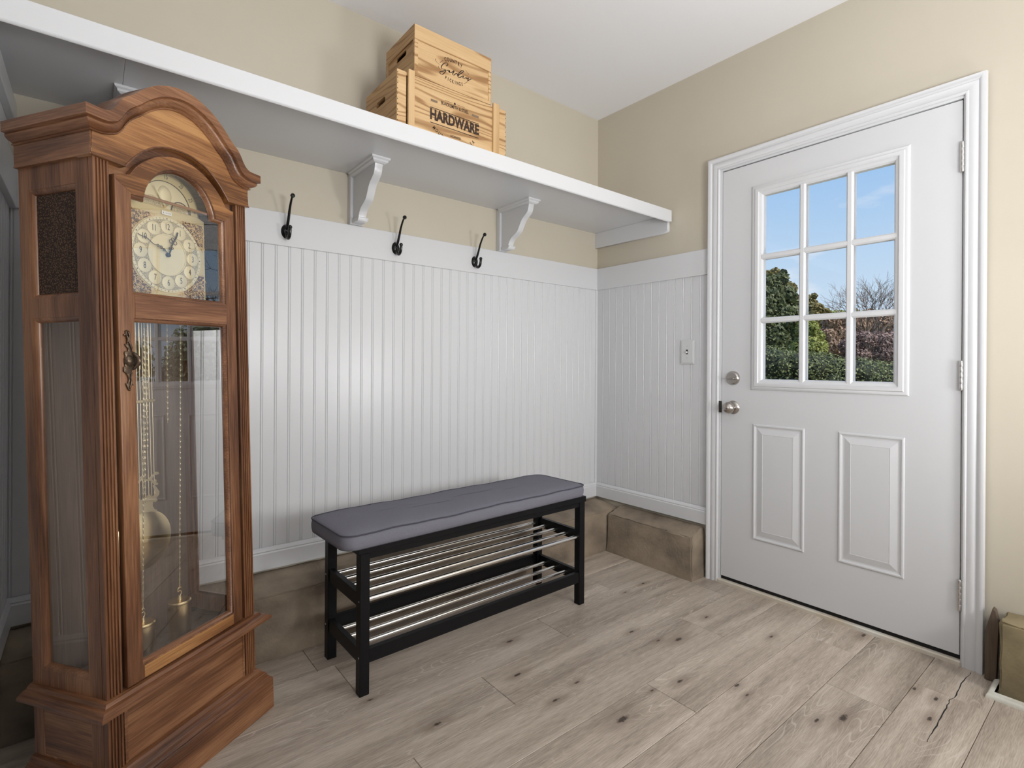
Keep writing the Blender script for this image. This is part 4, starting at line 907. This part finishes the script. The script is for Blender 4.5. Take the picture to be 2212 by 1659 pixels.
def weight(x0, x1, y, zt, zb, label=None):
    """cable chain hanging plumb while the case leans"""
    sh_ = -.0207
    wt = cpart('weight', lathe([(0, zb), (.024, zb), (.0285, zb + .003), (.0285, zb + .006), (.0272, zb + .008), (.0272, zt - .008), (.0285, zt - .006), (.0285, zt - .003), (.026, zt), (.006, zt + .001), (.004, zt + .012), (0, zt + .012)], 'z', (x1, y, 0), 28), M['brass'], smooth=30)
    hk = smooth_poly([(0, 0, .010), (.004, 0, .014), (.006, 0, .020), (.002, 0, .026), (-.004, 0, .024), (-.004, 0, .032), (.002, 0, .036), (.005, 0, .032)], 3)
    bm = bmesh.new(); tube(bm, [(x1 + a, y + b, zt + c) for a, b, c in hk], .0014, 6); link('hook', fin(bm), M['brass'], wt, smooth='all')
    bm = bmesh.new(); z = zt + .034; k = 0
    while z < 1.262:
        f = (z - zt) / (1.262 - zt); x = x1 + (x0 - x1) * f
        lk = []
        for j in range(9):
            a = 2 * PI * j / 8; e_, v_ = .0022 * math.cos(a), .0050 * math.sin(a)
            lk.append((x + (e_ if k % 2 else e_ * .35), y + (e_ * .35 if k % 2 else e_), z + v_))
        tube(bm, lk, .00055, 4, cap=False); z += .0078; k += 1
    link('chain', fin(bm), M['brass_dull'], wt)
weight(.2935, .2665, .100, .3995, .279); weight(.187, .160, .100, .388, .277)
weight(.2265, .2130, .120, .96, .86) if False else None
bm = bmesh.new()
for (xx, zb_) in ((.2630, .905), (.205, .84), (.1975, .70)):
    z = zb_; k = 0
    while z < 1.26:
        tube(bm, [(xx + (.0022 if k % 2 else .0008) * math.cos(2 * PI * j / 8) - (1.26 - z) * .02, .115 + (.0008 if k % 2 else .0022) * math.cos(2 * PI * j / 8), z + .005 * math.sin(2 * PI * j / 8)) for j in range(9)], .0005, 4, cap=False); z += .0078; k += 1
cpart('slack_chain', fin(bm), M['brass_dull'])

# ================================================================== outdoors
GZ = -.16
M['lawn'] = mat('lawn', (.10, .13, .035), .95, noise=(6, (.16, .15, .06)), bump=(80, .8, .02))
link('ground', mesh([(.5, -60, GZ), (140, -60, GZ), (140, 80, GZ), (.5, 80, GZ)], [(0, 1, 2, 3)]), M['lawn'], **st)
link('step', box(.17, 1.5, -2.2, -.3, GZ, -.02), mat('bright_concrete_step', (.55, .53, .5), .9), label='pale concrete step outside the door', category='step')
def leafmat(name, a, c, bk=.5):
    m = bpy.data.materials.new(name); m.use_nodes = True; t = m.node_tree; b = t.nodes['Principled BSDF']; N = t.nodes.new; L = t.links.new
    g = N('ShaderNodeNewGeometry'); x = N('ShaderNodeMix'); x.data_type = 'RGBA'; x.inputs[6].default_value = (*a, 1); x.inputs[7].default_value = (*c, 1)
    L(g.outputs['Random Per Island'], x.inputs[0]); L(x.outputs[2], b.inputs['Base Color']); b.inputs['Roughness'].default_value = .6
    tr = N('ShaderNodeBsdfTranslucent'); L(x.outputs[2], tr.inputs[0]); ms = N('ShaderNodeMixShader'); ms.inputs[0].default_value = .25
    o = t.nodes['Material Output']; L(b.outputs[0], ms.inputs[1]); L(tr.outputs[0], ms.inputs[2]); L(ms.outputs[0], o.inputs[0]); return m
M['lf_hedge'] = leafmat('hedge_leaf', (.06, .085, .03), (.26, .29, .12)); M['lf_painted_sun'] = leafmat('painted_sun_leaf', (.10, .14, .06), (.50, .54, .34)); M['lf_dark'] = leafmat('evergreen_leaf', (.045, .07, .03), (.15, .17, .06))  # thicket leaves paler: sunlight put into their colour
M['lf_olive'] = leafmat('olive_leaf', (.10, .10, .035), (.33, .27, .09)); M['lf_lime'] = leafmat('lime_leaf', (.16, .20, .04), (.36, .38, .10))
M['lf_brown'] = leafmat('russet_leaf', (.22, .13, .09), (.42, .29, .20)); M['lf_purple'] = leafmat('mauve_twig', (.14, .09, .08), (.36, .25, .22))
M['lf_tan'] = leafmat('dry_grass', (.36, .26, .13), (.62, .50, .30)); M['bark'] = mat('grey_bark', (.16, .115, .09), .9, bump=(20, .6, .01))
def at(px, d):      # point on the view ray's vertical plane at forward distance d
    p = CAM + fw * d + rt * ((px - 1106) / F * d); return p.x, p.y
def zpx(py, d): return CAM.z + (795 - py) / F * d
def leaves(blobs, n, size, seed, surf=.75, elong=1.6):
    """blobs: centre, radii; small folded leaf cards spread near each blob's surface"""
    rnd = random.Random(seed); vs, fs = [], []
    wts = [b[1][0] * b[1][1] + b[1][0] * b[1][2] for b in blobs]
    for _ in range(n):
        (c, r) = rnd.choices(blobs, wts)[0]
        d = Vector((rnd.gauss(0, 1), rnd.gauss(0, 1), rnd.gauss(0, 1))).normalized(); k = surf + (1 - surf) * rnd.random() ** .5 + rnd.uniform(-.1, .12)
        p = Vector((c[0] + d.x * r[0] * k, c[1] + d.y * r[1] * k, c[2] + d.z * r[2] * k))
        if p.z < GZ + .03: continue
        a = (d + Vector((rnd.uniform(-1, 1), rnd.uniform(-1, 1), rnd.uniform(-.6, 1))) * .9).normalized(); b = a.orthogonal().normalized(); b.rotate(Matrix.Rotation(rnd.uniform(0, 6.28), 3, a)); e = a.cross(b)
        s = size * rnd.uniform(.6, 1.4); i = len(vs)
        vs += [p - b * s * elong, p + e * s, p + b * s * elong, p - e * s]; fs.append((i, i + 1, i + 2, i + 3))
    me = bpy.data.meshes.new('m'); me.from_pydata([tuple(v) for v in vs], [], fs); return me
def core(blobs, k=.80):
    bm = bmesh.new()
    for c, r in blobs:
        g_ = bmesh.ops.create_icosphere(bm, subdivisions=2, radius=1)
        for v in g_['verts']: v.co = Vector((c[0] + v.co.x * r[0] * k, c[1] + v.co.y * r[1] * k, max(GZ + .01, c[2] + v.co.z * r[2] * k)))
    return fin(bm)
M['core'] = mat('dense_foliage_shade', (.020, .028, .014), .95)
def plant(name, cat, label, x, y, blobs, n, size, lm, seed, trunk=None, surf=.75, core_k=.78, coremat=None, group=None):
    r = empty(name, (x, y, GZ), label=label, category=cat)
    if group: r['group'] = group
    bl = [((c[0], c[1], c[2]), rr) for c, rr in blobs]
    me = leaves([((c[0], c[1], c[2] + GZ), rr) for c, rr in bl], n, size, seed, surf)
    for v in me.vertices: v.co.z -= GZ
    link('foliage', me, M[lm], r, kind='stuff')
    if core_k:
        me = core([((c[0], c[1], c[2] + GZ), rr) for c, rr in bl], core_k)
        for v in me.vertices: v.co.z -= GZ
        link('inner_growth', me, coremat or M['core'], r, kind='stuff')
    if trunk:
        h, rr = trunk; bm = bmesh.new(); tube(bm, [(0, 0, 0), (.05, 0, h * .5), (0, .04, h)], [rr, rr * .8, rr * .5], 8); link('trunk', fin(bm), M['bark'], r)
    return r
def bare_tree(name, label, x, y, H, spread, seed, depth=6, r0=.09, first=.25, n0=5):
    rnd = random.Random(seed); bm = bmesh.new(); bt = bmesh.new()
    def grow(p, d, ln, r, k):
        q = p + d * ln; mid = p + d * ln * .5 + Vector((rnd.uniform(-1, 1), rnd.uniform(-1, 1), 0)) * ln * .06
        tube(bm, [p, mid, q], [r, r * .85, r * .68], 5 if k > 3 else 3, cap=False)
        if k <= 0: return
        for _ in range(rnd.choice((2, 3)) if k > 1 else 3):
            a = d.orthogonal().normalized(); a.rotate(Matrix.Rotation(rnd.uniform(0, 6.28), 3, d))
            nd = (d + a * rnd.uniform(.45, 1.0) * spread + Vector((0, 0, .12))).normalized(); grow(q - d * ln * rnd.uniform(0, .35), nd, ln * rnd.uniform(.62, .85), r * .62, k - 1)
    base = Vector((0, 0, H * first)); tube(bt, [(0, 0, 0), base], [r0 * 1.2, r0], 8)
    for i in range(n0):
        a = 2 * PI * i / n0 + rnd.uniform(-.3, .3); grow(base, Vector((math.cos(a) * .45 * spread, math.sin(a) * .45 * spread, 1)).normalized(), H * .26, r0 * .6, depth - 1)
    r = empty(name, (x, y, GZ), label=label, category='tree'); link('trunk', fin(bt), M['bark'], r); link('branches', fin(bm), M['bark'], r, kind='stuff'); return r
# clipped hedge just beyond the lawn
hx0, hy0 = at(1600, 8.6); hx1, hy1 = at(1990, 8.0)
hd_ = Vector((hx1 - hx0, hy1 - hy0, 0)); hl_ = hd_.length; ang = math.atan2(hd_.y, hd_.x)
hg = empty('hedge', mat=Matrix.Translation((hx0, hy0, GZ)) @ Matrix.Rotation(ang, 4, 'Z'), label='long clipped green hedge outside the door window', category='hedge')
rnd = random.Random(5); bl = []
for k in range(-2, 24):
    f = k / 18; ht = 1.62 - .38 * f
    bl.append(((hl_ * f, rnd.uniform(-.05, .05) + .55, ht * .5), (.36, .62, ht * .5)))
    bl.append(((hl_ * f + .1, .3 + rnd.uniform(0, .5), ht * .82), (.34, .45, ht * .2 + rnd.uniform(-.02, .05))))
me = leaves([((c[0], c[1], c[2]), r) for c, r in bl], 60000, .0125, 3, .88)
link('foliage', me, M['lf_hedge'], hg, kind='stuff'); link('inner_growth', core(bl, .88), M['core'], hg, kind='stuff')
def blobs_at(spec, d, ref):   # spec: (px, py, radius in px) placed at forward distance d, relative to the root
    x0, y0 = at(ref, d); out = []
    for i, (px, py, r) in enumerate(spec):
        x, y = at(px, d); r = r * d / F; out.append(((x - x0, y - y0, zpx(py, d) - GZ), (r, r, r * .9)))
    lowest = min(out, key=lambda q: q[0][2])      # growth carries on down to the ground
    zl = lowest[0][2]; out.append(((lowest[0][0], lowest[0][1], zl * .45), (lowest[1][0] * 1.05, lowest[1][1] * 1.05, zl * .5)))
    return x0, y0, out
x, y, b = blobs_at([(1645, 655, 42), (1690, 690, 40), (1660, 615, 24), (1686, 603, 14), (1650, 735, 50), (1712, 715, 34), (1718, 668, 22), (1692, 640, 24), (1600, 680, 60), (1691, 588, 6)], 15, 1665)
plant('evergreen_tree', 'tree', 'tall dark evergreen tree behind the hedge at the left of the door window', x, y, b, 30000, .034, 'lf_dark', 1, (3, .15), surf=.8)
x, y, b = blobs_at([(1652, 600, 15), (1672, 592, 12), (1702, 625, 16), (1722, 648, 12), (1660, 640, 16)], 18.5, 1670)
plant('gold_highlight_tree', 'tree', 'olive-gold treetop with sunlight put in its leaf colour above the dark evergreen in the door window', x, y, b, 9000, .036, 'lf_olive', 12, (3.5, .12), surf=.65, core_k=.5)  # sun highlights on the foliage, carried by olive-gold leaf colour
x, y, b = blobs_at([(1746, 662, 18), (1738, 645, 10), (1763, 668, 14), (1758, 640, 6), (1745, 690, 24), (1782, 676, 10)], 23, 1750)
plant('evergreen_shrub', 'shrub', 'ragged olive shrub rising in the middle of the door window', x, y, b, 9000, .045, 'lf_olive', 5, (2.2, .08), surf=.7, core_k=.6)
x, y, b = blobs_at([(1742, 712, 22), (1762, 728, 17), (1768, 750, 18), (1745, 755, 34)], 11.5, 1750)
plant('golden_shrub', 'shrub', 'yellow-green conifer shrub just above the hedge in the middle pane', x, y, b, 14000, .020, 'lf_lime', 7, (1.2, .06))
x, y, b = blobs_at([(1795, 698, 18), (1825, 694, 20), (1812, 725, 24), (1785, 725, 20), (1845, 705, 20), (1800, 750, 30)], 27, 1810)
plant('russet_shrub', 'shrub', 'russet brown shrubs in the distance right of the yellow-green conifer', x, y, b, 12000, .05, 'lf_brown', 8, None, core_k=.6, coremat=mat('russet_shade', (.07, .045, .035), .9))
x, y, b = blobs_at([(1862, 738, 26), (1900, 742, 28), (1942, 735, 28), (1980, 738, 34), (1835, 748, 20), (1900, 765, 30), (1960, 770, 30), (1850, 768, 26)], 13.5, 1900)
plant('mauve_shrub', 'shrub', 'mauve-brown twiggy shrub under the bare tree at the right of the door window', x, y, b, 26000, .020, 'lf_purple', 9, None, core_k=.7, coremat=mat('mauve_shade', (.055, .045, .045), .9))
x, y, b = blobs_at([(1900, 700, 24), (1860, 698, 20), (1942, 696, 24), (1985, 700, 30), (1880, 680, 14), (1925, 682, 14)], 34, 1900)
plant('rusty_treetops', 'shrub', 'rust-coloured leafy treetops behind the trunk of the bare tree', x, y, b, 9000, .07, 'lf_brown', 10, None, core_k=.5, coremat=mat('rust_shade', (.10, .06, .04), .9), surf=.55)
x, y, b = blobs_at([(px_, 690, 22) for px_ in range(1560, 2040, 24)], 60, 1800)
plant('far_tree_line', 'tree', 'far yellow-green tree line on the horizon in the door window', x, y, b, 14000, .12, 'lf_lime', 21, None)
x, y = at(1883, 19); bare_tree('bare_tree', 'bare branching tree standing in the right column of door panes', x, y, 4.1, .82, 4, 6, .06, .42, 7)
# further along the garden (seen mirrored in the clock glass)
rnd = random.Random(9)
for i, (x, y, h, lm, lab) in enumerate([(13, -7.7, 3.2, 'lf_painted_sun', 'bright green thicket mirrored in the left of the clock glass'), (13.5, -3.7, 3.3, 'lf_painted_sun', 'green thicket mirrored in the middle of the clock glass'),
        (18.5, -5.7, 4.0, 'lf_painted_sun', 'taller thicket in the second row, mirrored between two nearer ones'), (17, -.9, 3.7, 'lf_dark', 'dark taller thicket in the second row, nearest the bare tree'), (18.5, -10.2, 4.0, 'lf_dark', 'dark taller thicket in the second row, farthest along the garden')]):
    b = [((rnd.uniform(-1, 1), rnd.uniform(-.95, .95), h * rnd.uniform(.25, .78)), (1.0, 1.0, h * .25)) for _ in range(8)]
    plant('thicket', 'shrub', lab, x, y, b, 6500, .05, lm, 40 + i, None, surf=.8)
rnd = random.Random(77); r = empty('tall_grass', (9.5, -3.5, GZ), label='tall dry tan grass mirrored low in the clock glass', category='grass', kind='stuff')
vs, fs = [], []
for _ in range(7000):
    x, y, h = rnd.uniform(-.7, .7), rnd.uniform(-4.5, 3.0), rnd.uniform(.5, 1.35); a = rnd.uniform(0, 6.28); lx, ly = rnd.uniform(-.2, .2), rnd.uniform(-.2, .2); i = len(vs)
    h *= .55; vs += [(x - .008 * math.cos(a), y - .008 * math.sin(a), 0), (x + .008 * math.cos(a), y + .008 * math.sin(a), 0), (x + lx, y + ly, h)]; fs.append((i, i + 1, i + 2))
me = bpy.data.meshes.new('m'); me.from_pydata(vs, [], fs); link('blades', me, M['lf_tan'], r, kind='stuff')
for i, (x, y) in enumerate([(21, -4.2), (22, -12.5)]):
    bare_tree('bare_tree', ('bare tree rising over the middle thicket', 'bare tree rising over the left thicket', 'bare tree rising over the right thicket')[i], x, y, 7.0, 1.1, 20 + i, 6, .12, .3, 5)
